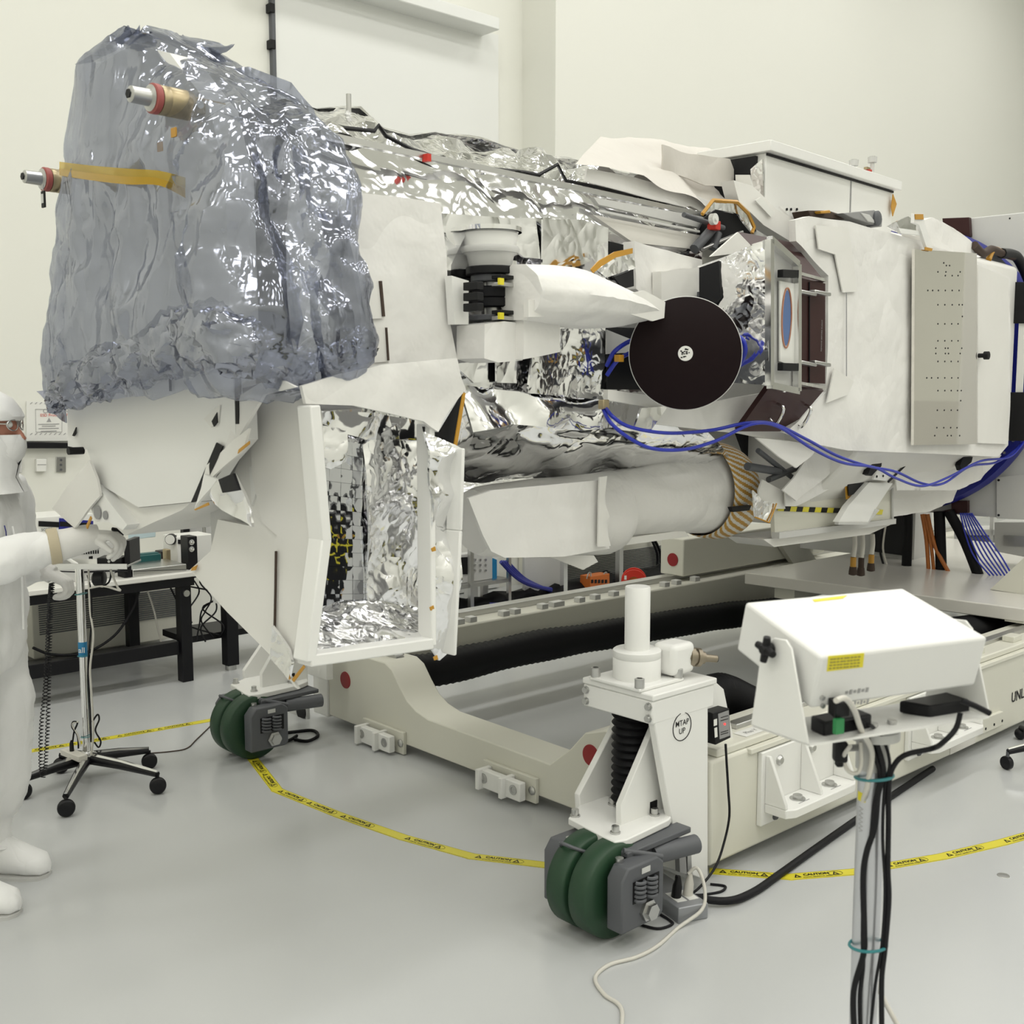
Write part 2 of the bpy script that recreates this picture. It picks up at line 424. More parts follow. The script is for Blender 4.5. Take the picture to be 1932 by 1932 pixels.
# second black frame further right, mostly behind the white fin
st2 = thing('equipment_stand', 'black framed floor stand behind the white fin with cables heaped on its shelf', 'stand', D.w(.25, -3.95, 0))
MB(D.tr()).box((.19, -3.98, .03), (.27, -3.9, .62)).build('leg', black, st2, bevel=.004)
MB(D.tr()).cyl((.23, -3.94, 0), (.23, -3.94, .03), .035).build('levelling_foot', steel, st2)
MB(D.tr()).box((-.05, -4.3, .2), (.8, -3.98, .24)).build('shelf', black, st2)
MB(D.tr()).cyl((.0, -4.1, .24), (.0, -4.1, .62), .018).build('post', steel, st2)
MB(D.tr()).box((.75, -4.3, .0), (.82, -4.22, .62)).build('leg', black, st2)
rr = random.Random(3)
for k in range(5):
    P = [D.w(-.12+.9*rr.random()*.5, -4.05+.12*rr.random(), .62)]
    for j in range(5): P.append(D.w(-.1+.28*rr.random(), -4.05+.2*rr.random(), .58-.09*j))
    cable('cable', ['thin black cable tangled behind the white fin', 'black lead looping down the stand behind the fin', 'black cable drooping beside the workbench leg', 'looped black wire hanging over the stand shelf', 'black wire twisted round the post behind the fin'][k], P, .005, rubber, seg=6, group='black cables tangled behind the fin')
def onb(px, py, y0=None): return D.pt(1, TB-.3, px, py)
def bpx(name, px, tpl, depth, m, root=None, bevel=.004):
    b = MB(); b.prism(PD(1, tpl, px), -D.n*depth); return b.build(name, m, root, bevel=bevel)
# things on the bench (each sits on the top at its own depth)
def bench_base(px, tpl): return D.pt(1, tpl, px, 1000), zb
def bbox(name, x0, x1, ytop, tpl, depth, m, root=None, z0=None, bevel=.004):
    a, b = D.loc(D.pt(1, tpl, x0, ytop)), D.loc(D.pt(1, tpl, x1, ytop))
    return MB(D.tr()).box((a[0], tpl-depth, zb if z0 is None else z0), (b[0], tpl, a[2])).build(name, m, root, bevel=bevel)
t1 = TB-.35
i1 = thing('bench_instrument', 'tall white bench instrument with black display strip and cobalt panel behind the arms', 'instrument', D.w(D.loc(D.pt(1, t1, 110, 1000))[0], t1, zb))
bbox('case', 62, 176, 977, t1, .3, sign, i1)
bpx('display', [(73, 983), (112, 985), (112, 995), (73, 993)], t1+.004, .004, ink, i1, 0)
bpx('blue_panel', [(112, 977.5), (176, 983), (176, 1000), (111, 1002)], t1+.004, .004, cblue, i1, 0)
bpx('dark_window', [(113, 984), (172, 987), (172, 995), (113, 993)], t1+.007, .004, ink, i1, 0)
MB().text('SONIC', D.pt(1, t1+.005, 78, 1002), D.u, ZUP, .021, bold=.01).build('print', ink, i1)
t2 = TB-.12
i2 = thing('vented_instrument', 'grey instrument with a vent grille under the gloved forearm', 'instrument', D.w(D.loc(D.pt(1, t2, 150, 1060))[0], t2, zb))
bbox('case', 112, 215, 1030, t2, .22, lgrey, i2)
for k in range(16):
    for r_ in range(2):
        x = 118+k*4.4; bpx('vent_slot', [(x+.8*(1-r_), 1033+r_*8-.2*k), (x+2.6+.8*(1-r_), 1033+r_*8-.2*k), (x+2.6, 1039.5+r_*8-.2*k), (x, 1039.5+r_*8-.2*k)], t2+.002, .003, ink, i2, 0)
bpx('socket', [(168, 1050), (175, 1049), (175, 1056), (168, 1057)], t2+.003, .004, ink, i2, 0)
tag(bpx('plastic_sheet', [(243, 997), (294, 988), (294, 1013), (243, 1019)], TB-.7, .01, palebl), 'pale blue plastic sheet propped behind the reaching hand', 'sheet')
gb = thing('tool_case', 'small dark green case on the bench right of the reaching hand', 'case', D.w(D.loc(D.pt(1, TB-.3, 277, 1060))[0], TB-.3, zb))
bbox('body', 252, 304, 1050, TB-.3, .1, tealbox, gb); bbox('lid', 258, 300, 1046, TB-.33, .05, tealbox, gb, z0=D.pt(1, TB-.3, 277, 1051).z)
lap = thing('flat_instrument', 'flat silver slab instrument lying on the bench edge', 'instrument', D.w(D.loc(D.pt(1, TB-.05, 300, 1075))[0], TB-.05, zb))
bbox('case', 250, 352, 1075, TB-.05, .28, steel, lap); bpx('seam', [(252, 1077.5), (352, 1074), (352, 1075), (252, 1078.5)], TB-.048, .003, ink, lap, 0)
sp1 = thing('desk_speaker', 'slim black desk speaker with two silver cones beside the white box', 'speaker', D.w(D.loc(D.pt(1, TB-.08, 362, 1060))[0], TB-.08, zb))
bbox('cabinet', 354, 372, 1013, TB-.08, .1, black, sp1)
for yy in (1023, 1036):
    c = D.pt(1, TB-.08, 361, yy); MB().lathe(c, D.n, [(0, .017), (.006, .017), (.004, .012), (.003, .004), (.007, .001)], 16).build('cone', chrome, sp1)
wi = thing('small_white_instrument', 'small white boxed instrument with dark readout at right end of the bench', 'instrument', D.w(D.loc(D.pt(1, TB-.35, 365, 1050))[0], TB-.35, zb))
bbox('case', 334, 402, 1014, TB-.35, .2, sign, wi); bpx('display', [(336, 1018), (350, 1019), (350, 1028), (336, 1026)], TB-.346, .004, ink, wi, 0)
fl = thing('hand_lamp', 'black hand torch with round white lens lying on the white instrument', 'torch', D.pt(1, TB-.4, 330, 1020))
a, b = D.pt(1, TB-.38, 321, 1018), D.pt(1, TB-.6, 352, 1010)
MB().lathe(a, b-a, [(0, .034), (.03, .036), (.08, .02), (.2, .018)], 16).build('body', black, fl); MB().cyl(a-(b-a).normalized()*.004, a, .03).build('lens', sign, fl)
mp = thing('upright_stand', 'black upright post with a steel arm behind the bench torch', 'post', D.w(D.loc(D.pt(1, TB-.7, 352, 1000))[0], TB-.7, zb))
bbox('post', 345, 357, 962, TB-.7, .05, black, mp); MB().cyl(D.pt(1, TB-.68, 384, 962), D.pt(1, TB-.68, 386, 1020), .012).build('arm_tube', steel, mp)
bpx('backing_panel', [(358, 967), (420, 962), (420, 1010), (358, 1010)], TB-.74, .02, lgrey, mp)
tag(bbox('bench_box', 305, 330, 1041, TB-.5, .1, black), 'black cube-like box at the back of the bench right of the green case', 'box')
tag(bbox('bench_block', 313, 322, 1037, TB-.32, .05, brass), 'tiny beige metal block standing beside the dark green case', 'block')
bk = thing('camera_box', 'matte black upright box right behind the glove', 'box', D.w(D.loc(D.pt(1, TB-.05, 240, 1070))[0], TB-.05, zb))
bbox('body', 234, 248, 1062, TB-.05, .1, black, bk)
for i, (P, lab) in enumerate(((([(100, 1075), (150, 1083), (200, 1072), (240, 1080)]), 'black wire lying along the bench edge behind the chrome post'), (([(150, 1090), (190, 1080), (205, 1076), (232, 1070)]), 'black lead curling on the bench behind the stand tray'), (([(170, 1078), (195, 1085), (215, 1090), (226, 1070)]), 'thin dark lead snaking under the stand tray'))):
    cable('bench_wire', lab, [D.pt(1, TB-.05-.06*i, x, 1078+.2*(y-1078)) for x, y in P], .004, rubber, 'wire', seg=6, group='wires lying on the bench')
cable('hanging_cable', 'black cable sagging from the bench to the floor behind the chrome post', [D.pt(1, TB-.1, *p) for p in [(262, 1116), (250, 1150), (215, 1200), (160, 1232), (100, 1235), (62, 1222)]], .008, rubber, seg=8)
cable('hanging_cable', 'pale cable dropping behind the bench leg to the rail', [D.pt(1, TB-.2, *p) for p in [(278, 1114), (290, 1150), (300, 1195), (312, 1228), (340, 1235)]], .006, whitec)
cable('hanging_cable', 'dark cable slanting across beside the bench leg', [D.pt(1, TB-.2, *p) for p in [(320, 1105), (340, 1145), (362, 1175)]], .006, rubber)
# ------------------------------------------------------------------ equipment seen under the spacecraft
TQ = -4.0
def qb(name, x0, x1, yt, yb, tpl, dp, m, root=None, bevel=.003):
    a = D.loc(D.pt(1, tpl, x0, yt)); b = D.loc(D.pt(1, tpl, x1, yb)); return MB(D.tr()).box((a[0], tpl-dp, b[2]), (b[0], tpl, a[2])).build(name, m, root, bevel=bevel)
def zf(x, y, tpl): return max(0, D.pt(1, tpl, x, y).z)
rk = thing('equipment_cart', 'open steel tube cart with a shelf behind the dolly beam', 'cart', D.w(D.loc(D.pt(1, TQ, 920, 1100))[0], TQ, 0))
def post(x, yt, tpl, w, root, name='leg', m=steel):
    a = D.loc(D.pt(1, tpl, x, yt)); return MB(D.tr()).box((a[0]-w, tpl-w, 0), (a[0]+w, tpl+w, a[2])).build(name, m, root)
post(888, 1030, TQ, .017, rk); post(960, 1025, TQ, .014, rk); post(906, 1030, TQ-.13, .014, rk)
za = D.pt(1, TQ, 900, 1100).z
MB(D.tr()).box((D.loc(D.pt(1, TQ, 856, 1100))[0], TQ-.14, za-.03), (D.loc(D.pt(1, TQ, 962, 1100))[0], TQ, za)).build('shelf', steel, rk)
os_ = thing('oscilloscope', 'grey oscilloscope with dark screen on the cart shelf', 'oscilloscope', D.w(D.loc(D.pt(1, TQ-.05, 900, 1090))[0], TQ-.05, za))
a, b = D.loc(D.pt(1, TQ-.06, 862, 1047)), D.loc(D.pt(1, TQ-.06, 930, 1047))
MB(D.tr()).box((a[0], TQ-.14, za), (b[0], TQ-.06, a[2])).build('case', lgrey, os_, bevel=.006)
bpx('screen', [(868, 1052), (884, 1051), (884, 1083), (868, 1084)], TQ-.055, .005, ink, os_, 0)
for k in range(9):
    c = D.pt(1, TQ-.06, 895+10*(k % 3), 1056+10*(k//3)); MB().cyl(c, c+D.n*.012, .009, seg=10).build('knob', steel, os_)
bpx('tilt_stand', [(928, 1052), (938, 1056), (938, 1096), (928, 1096)], TQ-.06, .07, bluetape, os_)
post_t = thing('round_table', 'white round rotary table with wires on its rim seen left of the white tube', 'table', D.w(D.loc(D.pt(1, TQ-.5, 890, 1020))[0], TQ-.6, 0))
c = D.pt(1, TQ-.5, 898, 1010); MB().lathe(V((c.x, c.y, c.z-.14)), ZUP, [(0, .33), (.12, .33), (.12, .3), (.14, .28), (.14, 0)], 40).build('drum', sign, post_t)
MB().lathe(V((c.x, c.y, 0)), ZUP, [(0, .1), (c.z-.14, .1)], 16).build('pedestal', lgrey, post_t)
mdl = MB()
for k in range(46):
    a_ = 2*math.pi*k/46; mdl.cyl(V((c.x, c.y, c.z-.012))+V((math.cos(a_), math.sin(a_), 0))*.325, V((c.x, c.y, c.z-.012))+V((math.cos(a_), math.sin(a_), 0))*.345, .007, seg=6)
mdl.build('bolt_ring', redink, post_t)
pile = MB(D.tr())
s0, s1 = D.loc(D.pt(1, TQ, 850, 1150))[0]-.3, D.loc(D.pt(1, TQ, 1300, 1100))[0]+.6
rows = [[(s0+(s1-s0)*k/40, TQ-.35+.45*j/6, .02+.14*math.sin(math.pi*j/6)+(.08*noise.noise(V((k*.6, j*.8, 3))) if 0 < j < 6 else -.02)) for k in range(41)] for j in range(7)]
pile.loft([[V(p) for p in r] for r in rows], closed=False, caps=False); pile.build('x', hosem)
tag(bpy.data.objects['x'], 'long heap of black cable sleeves lying on the floor beyond the dolly', 'cable heap', kind='stuff').name = 'cable_heap'
for i in range(4):
    P = [D.pt(1, TQ+.1-.05*i, *p) for p in [(945+i*4, 1060), (975+i*4, 1090), (1005+i*3, 1105), (1040, 1112+i)]]
    cable('blue_cable_run', ['blue cable spilling down from the cart under the white tube', 'second strand of blue cable beside the cart', 'third blue strand draped onto the black heap', 'lowest blue strand draped onto the black heap'][i], P, .016, bluep, group='blue cables by the cart')
for i in range(4):
    c = D.pt(1, TQ+.1, 888+i*6, 1156+i*2); c.z = .03+.03*i
    tag(MB().tube([c+V((math.cos(a), math.sin(a)*.9, .02*math.sin(3*a)))*(.2+.02*i) for a in [2*math.pi*k/40 for k in range(40)]], .009, 6, closed=True).build('cable_coil', bluep), 'loop of blue cable coiled at the foot of the steel cart', 'cable coil', 'coiled blue cable loops at the cart foot')
qp = thing('steel_table_frame', 'steel tube table frame standing beyond the dolly beam behind the red reel', 'table frame', D.w(D.loc(D.pt(1, TQ, 1120, 1100))[0], TQ, 0))
post(1064, 1035, TQ, .022, qp, m=chrome); post(1169, 1005, TQ, .024, qp); post(1283, 1015, TQ, .022, qp)
a, b = D.loc(D.pt(1, TQ, 1060, 1005)), D.loc(D.pt(1, TQ, 1290, 1005)); MB(D.tr()).box((a[0], TQ-.4, a[2]), (b[0], TQ+.03, a[2]+.03)).build('top', lgrey, qp)
tag(qb('grey_panel', 990, 1058, 1052, 1112, TQ-.1, .03, lgrey), 'plain grey panel leaning behind the chrome table leg', 'panel')
ob = thing('orange_box', 'orange handled tool box on the black heap left of the red reel', 'tool box', D.pt(1, TQ+.05, 1133, 1105))
qb('body', 1114, 1150, 1088, 1106, TQ+.05, .12, orange, ob)
for x in (1107, 1137): MB().tube(smooth_path([D.pt(1, TQ+.04, x, 1092), D.pt(1, TQ+.04, x+3, 1082), D.pt(1, TQ+.04, x+7, 1080), D.pt(1, TQ+.04, x+8, 1090)], 4), .006, 6).build('latch', steel, ob)
for k in range(5): qb('socket', 1116+k*6.5, 1120+k*6.5, 1094, 1100, TQ+.055, .01, ink, ob)
cr = D.pt(1, -3.3, 1196, 1096)
re_ = thing('cable_reel', 'bright red cable reel with a handle hole beyond the dolly beam', 'cable reel', cr-ZUP*.1)
ax = (CAM-cr); ax.z = 0; ax.normalize(); e1 = ax.cross(ZUP)
for w0 in (-.05, .05):
    b = MB(); ro, ri = [], []
    for k in range(28):
        a_ = -.9+ (math.pi+1.8)*k/27; d = e1*math.cos(a_)+ZUP*math.sin(a_); ro.append(cr+ax*w0+d*.098); ri.append(cr+ax*w0+d*.042)
    b.loft([ro, ri, [p+ax*.012 for p in ri], [p+ax*.012 for p in ro], ro], closed=False, caps=False); b.build('flange', redb, re_, bevel=.003)
MB().lathe(cr-ax*.04, ax, [(0, .06), (.09, .06)], 24).build('cable_pack', orange, re_)
l = MB(); p_ = cr+ax*.0625+e1*.065+ZUP*.035; l.obox(p_, e1*.009, ZUP*.016, ax*.001); l.build('label', sign, re_)
for i, P in enumerate(([(1228, 1015), (1240, 1045), (1238, 1075), (1222, 1092)], [(1233, 1014), (1246, 1045), (1244, 1078), (1230, 1095)], [(1252, 1040), (1258, 1065), (1245, 1088), (1228, 1100)])):
    cable('wall_cable', ['black cable dropping from the wall right of the red reel', 'second black cable dropping beside the first one right of the reel', 'shorter black cable curving down to the floor right of the reel'][i], [D.pt(1, TW+.55, *p) for p in P], .013, rubber, group='black cables right of the red reel')
cable('white_hose', 'white hose arched on the black heap left of the dolly jack pole', [D.pt(1, TQ+.1, *p) for p in [(1127, 1128), (1132, 1118), (1142, 1115), (1158, 1120), (1166, 1130)]], .02, whitec, 'hose')
cable('extension_cord', 'short bright orange cord lying on the black heap', [D.pt(1, TQ+.2, *p) for p in [(1012, 1130), (1025, 1128), (1036, 1132), (1044, 1128)]], .012, orange, 'cord')
# ------------------------------------------------------------------ caution tape on the floor
def tape(label, pts, w=.052, start=.02, flip=False):
    P = [PZ(*p) for p in pts]; z = .0012
    t = thing('caution_tape', label, 'tape', P[0], 'yellow printed caution tapes on the floor')
    b = MB()
    for a, c in zip(P, P[1:]):
        d = (c-a).normalized(); q = V((-d.y, d.x, 0))*w*.5; a2, c2 = a-d*.012, c+d*.012
        z += .0001; b.prism([V((p.x, p.y, 0)) for p in (a2-q, c2-q, c2+q, a2+q)], ZUP*z)
    b.build('strip', yellow, t)
    tx = MB(); L = start
    seg = []
    for a, c in zip(P, P[1:]): seg.append((a, c, (c-a).length))
    for a, c, ln in seg:
        d = (c-a).normalized(); q = V((-d.y, d.x, 0))
        for sgn in (-1, 1): tx.add([V((p.x, p.y, z+.0003)) for p in (a+q*sgn*w*.47, c+q*sgn*w*.47, c+q*sgn*w*.455, a+q*sgn*w*.455)], [(0, 1, 2, 3)])
        x = L
        while x+.185 < ln:
            o = a+d*x; o.z = z
            tx.text('CAUTION', o+d*.042+q*-.002, d, q, .022, bold=.035)
            tx.text('STATIC SENSITIVE AREA', o+d*.034-q*.018, d, q, .0105, bold=.015)
            for k, off in enumerate((0, .148)):
                m_ = o+d*(off+.016); r = .014
                T = [m_+d*(-r)-q*r*.8, m_+d*r-q*r*.8, m_+q*r]
                Ti = [m_+d*(-r*.45)-q*r*.5, m_+d*r*.45-q*r*.5, m_+q*r*.35]
                T = [V((p.x, p.y, z+.0006)) for p in T]; Ti = [V((p.x, p.y, z+.0006)) for p in Ti]
                tx.add(T+Ti, [(0, 1, 4, 3), (1, 2, 5, 4), (2, 0, 3, 5)])
                if k: tx.tube([V((p.x, p.y, z)) for p in [m_+(d*math.cos(a_)*1.7+q*math.sin(a_))*.0165 for a_ in [2*math.pi*i/20 for i in range(20)]]], .0008, 4, closed=True)
            x += .205
        L = .012
    tx.build('print', ink, t)
tape('yellow caution tape running left from the far green caster behind the chrome stand', [(40, 1420), (215, 1391), (420, 1355)])
tape('long yellow caution tape curving across the foreground floor between the two green casters', [(478, 1433), (523, 1491), (640, 1538), (760, 1580), (890, 1616), (1060, 1636)])
tape('yellow caution tape on the right floor passing behind the cable-wrapped pole', [(1345, 1644), (1490, 1655), (1615, 1645), (1665, 1636), (1780, 1616), (1890, 1590), (1990, 1562), (2300, 1478)])
ds = PZ(1893, 1652); tag(MB().lathe(ds, ZUP, [(0, .022), (.002, .021), (.003, .012), (.003, 0)], 20).build('floor_stud', steel), 'small steel stud set in the floor right of the pole', 'floor stud')
# ------------------------------------------------------------------ rotation fixture (holds the spacecraft)
Dt = D.tr(); St = S.tr()
fx = thing('rotation_fixture', 'white upright fixture with blue ring and low base plate holding the spacecraft', 'fixture', D.w(3.6, -1.2, 0))
zp = .58
pA, pB = D.loc(PZ(1405, 1080, zp)), D.loc(PZ(1932, 1150, zp))
sp0 = (pA[0]+pB[0])/2
MB(Dt).prism([(pA[0], pA[1], zp-.075), (pB[0]+.05, .25, zp-.075), (pB[0]+2.6, .25, zp-.075), (pA[0]+2.6, pA[1], zp-.075)], (0, 0, .075)).build('base_plate', plate_m, fx, bevel=.006)
MB(Dt).box((pA[0]+.12, pA[1]+.15, .42), (pA[0]+2.3, pA[1]+.3, zp-.076)).build('runner', cream, fx)
MB(Dt).box((pA[0]+.12, -.26, .495), (pA[0]+2.3, -.12, zp-.075)).build('runner', cream, fx)
# side beam with red end cap
tb_ = -2.35
a, b = D.loc(D.pt(1, tb_, 1290, 1018)), D.loc(D.pt(1, tb_, 1290, 1088)); e = D.loc(D.pt(1, tb_, 1480, 1020))
sbm = MB(Dt); sbm.prism([(a[0], tb_, b[2]), (a[0], tb_, a[2]-.0), (a[0]+.03, tb_, a[2]), (e[0]+.55, tb_, a[2]), (e[0]+.55, tb_, b[2])], (0, -.2, 0)); sbm.build('side_beam', cream, fx, bevel=.008)
c = D.w(a[0], tb_-.09, (a[2]+b[2])/2-.02); MB().lathe(c-D.u*.006, D.u, [(0, .045), (.006, .045)], 24).build('end_cap', redp, fx)
gs = PD(1, tb_+.05, [(1468, 1020), (1515, 1020), (1550, 1070), (1520, 1080), (1505, 1076)])
MB().prism(gs, -D.n*.04).build('gusset', cream, fx)
# upright
zt_ = S.pt(0, .22, 1932, 405).z; zb_ = S.pt(0, .12, 1860, 975).z
MB(St).box((.12, -.75, zb_), (.34, 1.5, zt_)).build('upright', fixm, fx, bevel=.006)
MB(St).box((.34, -.9, zp), (.62, .0, zt_)).build('rear_column', fixm, fx)
lp = PS(0, .1, [(1880, 900), (1990, 890), (1990, 982), (1880, 978)]); MB().prism(lp, S.u*.03).build('cover_plate', fixm, fx, bevel=.002)
for p in [(1884, 906), (1884, 972)]:
    q = S.pt(0, .098, *p); MB().cyl(q, q+S.u*.01, .008, seg=8).build('screw', ink, fx)
q = S.pt(0, .118, 1905, 412); MB().cyl(q, q+S.u*.01, .006, seg=8).build('screw', ink, fx)
ZC = 1.88
MB().lathe(S.w(.0, 0, ZC), S.u, [(-.02, .70), (-.02, .91), (.03, .93), (.05, .93), (.05, .82), (.12, .82), (.12, .70), (-.02, .70)], 72).build('ring', bluep, fx)
rb = MB()
for k in range(60):
    a_ = 2*math.pi*k/60; q = S.w(-.02, math.cos(a_)*.87, ZC+math.sin(a_)*.87); rb.cyl(q, q-S.u*.012, .009, seg=6)
rb.build('bolt_ring', steel, fx)
for px in ([(1778, 412), (1828, 410), (1830, 445), (1805, 452), (1800, 432), (1780, 430)], [(1795, 945), (1825, 945), (1825, 968), (1790, 970), (1770, 966), (1795, 960)]):
    MB().prism(PS(0, .08, px), S.u*.1).build('bracket', maroon, fx)
gp = PD(0, sp0+.5, [(1868, 1112), (1945, 1040), (1990, 1040), (1990, 1130)]); MB().prism(gp, D.u*.04).build('gusset', cream, fx)
# white carriage boxes behind the hanging cables
b_ = PS(0, .45, [(1876, 985), (1990, 985), (1990, 1062), (1876, 1040)]); MB().prism(b_, S.u*.2).build('carriage', fixm, fx, bevel=.004)
b_ = PS(0, .43, [(1893, 1010), (1940, 1012), (1940, 1032), (1893, 1030)]); MB().prism(b_, S.u*.05).build('terminal_box', steel, fx)
# ------------------------------------------------------------------ spacecraft
sc = thing('spacecraft', 'large horizontal satellite wrapped in silver foil and white blankets on the wheeled dolly', 'satellite', S.w(-2.8, 0, .6))
def line(pts, n): return PS(1, n, pts)
def mir(P): return [S.w(S.loc(p)[0], -S.loc(p)[1], p.z) for p in P]
T0 = line([(540, 190), (600, 208), (640, 203), (680, 203), (722, 245), (770, 262), (820, 252), (900, 266), (960, 282), (1000, 290), (1060, 297), (1130, 318), (1205, 332), (1320, 372)], .05)
T1 = line([(545, 210), (610, 232), (700, 258), (820, 297), (1000, 325), (1100, 346), (1320, 388)], .44)
T2 = line([(545, 240), (621, 257), (1320, 405)], .53)
T3 = line([(545, 325), (670, 362), (830, 385), (960, 410), (1160, 440), (1320, 470)], .62)
M1 = line([(545, 560), (850, 600), (1150, 620), (1320, 650)], .64)
B1 = line([(545, 720), (870, 750), (1140, 765), (1320, 800)], .62)
B2 = line([(545, 800), (870, 850), (1140, 850), (1370, 850)], .53)
B3 = line([(560, 890), (865, 925), (910, 932), (1140, 905), (1390, 872)], .3)
bar = MB(); bar.skin([T0, T1, T2], 60, 6, amp=.035, fr=8, jit=.6, seed=2, m=0)
bar.build('upper_foil_wrap', foil, sc)
bar = MB(); bar.skin([T2, T3, M1, B1], 50, 6, amp=.018, fr=6, jit=.5, seed=3); bar.build('side_foil_wrap', foil2, sc)
bar = MB(); 
def drape(p, u, v):
    a, b, z = S.loc(p)
    return .05*(ridged(V((a*1.1, z*4.2+a*.9, 1.5)))-.35)+.028*(ridged(V((a*2.6+z*3, z*7, 4)))-.35)+.012*noise.noise(p*9)
bar.skin([B1, B2, B3], 64, 14, jit=.3, seed=5, sm=True, dispfn=drape); bar.build('draped_foil', foil2, sc)
rows = [mir(x) for x in (T0, T1, T3, M1, B1, B3)]
bar = MB(); bar.skin([T0]+rows+[B3], 40, 4, amp=.015, fr=5, jit=.3, seed=8); bar.build('rear_foil_wrap', foil, sc)
# ragged black lower edge of the top foil and the long rails
edge = MB(); P = [(600, 231), (640, 243), (700, 249), (708, 238), (722, 258), (770, 283), (830, 303), (900, 318), (980, 326), (1010, 331), (1046, 311), (1062, 342), (1100, 350), (1200, 372), (1320, 397)]
edge.tube([p+S.n*.015 for p in PS(1, .46, P)], .007, 5); edge.build('foil_edge', ink, sc)
r1 = MB(); a, b = PS(1, .60, [(600, 253), (1320, 405)]); r1.obox((a+b)/2, (b-a)*.5, S.n*.012, ZUP*.009); r1.build('long_rail', steel, sc)
r2 = MB(); r2.patch(PS(1, .63, [(1120, 372), (1330, 410), (1330, 432), (1130, 386)]), h=.1, amp=0, thick=.02); r2.build('rail_cover', lgrey, sc)
r2 = MB(); r2.patch(PS(1, .665, [(1118, 405), (1320, 444), (1310, 470), (1195, 458)]), h=.06, amp=.002, thick=.02, sm=True); r2.build('rail_panel', plate_m, sc)
a, b = PS(1, .69, [(1130, 398), (1318, 437)]); MB().obox((a+b)/2, (b-a)*.5, S.n*.006, ZUP*.004).build('long_rail', lgrey, sc)
q = S.pt(1, .62, 805, 298); MB().obox(q, S.u*.008, S.n*.012, ZUP*.011).build('red_latch', redb, sc)
MB().patch(PS(1, .60, [(781, 300), (800, 306), (826, 319), (796, 308)]), h=.05, amp=0, thick=.003).build('tear_gap', ink, sc)
q = S.pt(1, .1, 658, 206); MB().cyl(q-ZUP*.03, q+ZUP*.05, .009).build('stud', steel, sc)
# foil patches with big soft folds on the side
def pp(name, px, n, m, h=.04, amp=.006, fr=6, thick=.008, seed=1, sm=True, ax=1, jit=.5, crease=1, parent=None, label=None, back=None):
    return MB().patch(PS(ax, n, px), h, amp, fr, thick, jit, seed, 0, sm, crease, back).build(name, m, sc, parent, label=label)
pp('foil_panel', [(835, 402), (960, 412), (1045, 410), (1045, 492), (985, 486), (930, 440), (880, 440), (850, 500), (845, 590), (838, 590)], .67, foil2, seed=4, amp=.016, fr=4)
pp('foil_panel', [(1024, 414), (1100, 414), (1148, 430), (1148, 560), (1100, 560), (1024, 500)], .69, foil2, seed=5, amp=.016, fr=4)
pp('foil_panel', [(850, 600), (920, 610), (920, 680), (1000, 700), (1000, 720), (895, 722), (862, 690)], .67, foil2, seed=6, amp=.015, fr=5)
pp('foil_panel', [(935, 672), (1000, 672), (1000, 724), (935, 722)], .69, foil2, seed=7, amp=.01)
pp('foil_panel', [(1000, 668), (1060, 655), (1060, 620), (1145, 618), (1147, 755), (995, 742)], .72, foil, seed=8, amp=.018, fr=6, h=.03)
pp('foil_panel', [(870, 725), (1000, 742), (1147, 752), (1230, 768), (1210, 800), (1080, 812), (960, 800), (880, 815)], .68, foil2, seed=9, amp=.07, fr=5, h=.03)
pp('gap_shade_sheet', [(1148, 455), (1196, 466), (1196, 500), (1150, 520)], .66, ink, amp=0)  # gap sheets, here and below, paint the shade between parts
# white quilts on the forward side
pp('side_blanket', [(660, 362), (755, 372), (830, 384), (842, 480), (848, 600), (864, 685), (700, 705), (680, 705), (690, 600), (660, 460)], .70, blanket, seed=11, amp=.012, fr=5, h=.035, thick=.02)
pp('blanket_slit', [(716, 530), (721, 530), (727, 597), (722, 597)], .713, rust, amp=0, thick=.004); pp('blanket_slit', [(728, 618), (731, 618), (735, 680), (732, 680)], .713, rust, amp=0, thick=.004)
pp('blanket_patch', [(690, 532), (718, 530), (726, 600), (700, 602)], .709, blanket2, amp=.001, thick=.004); pp('blanket_patch', [(704, 620), (730, 616), (736, 682), (706, 684)], .709, blanket2, amp=.001, thick=.004)
pp('skirt_blanket', [(565, 728), (640, 705), (720, 688), (860, 676), (868, 712), (878, 735), (826, 815), (812, 805), (800, 795), (740, 782), (660, 765), (575, 762)], .84, blanket, seed=12, amp=.022, fr=6, h=.03, thick=.012)
pp('upper_strip', [(560, 724), (700, 690), (700, 640), (640, 690)], .74, blanket2, seed=13)
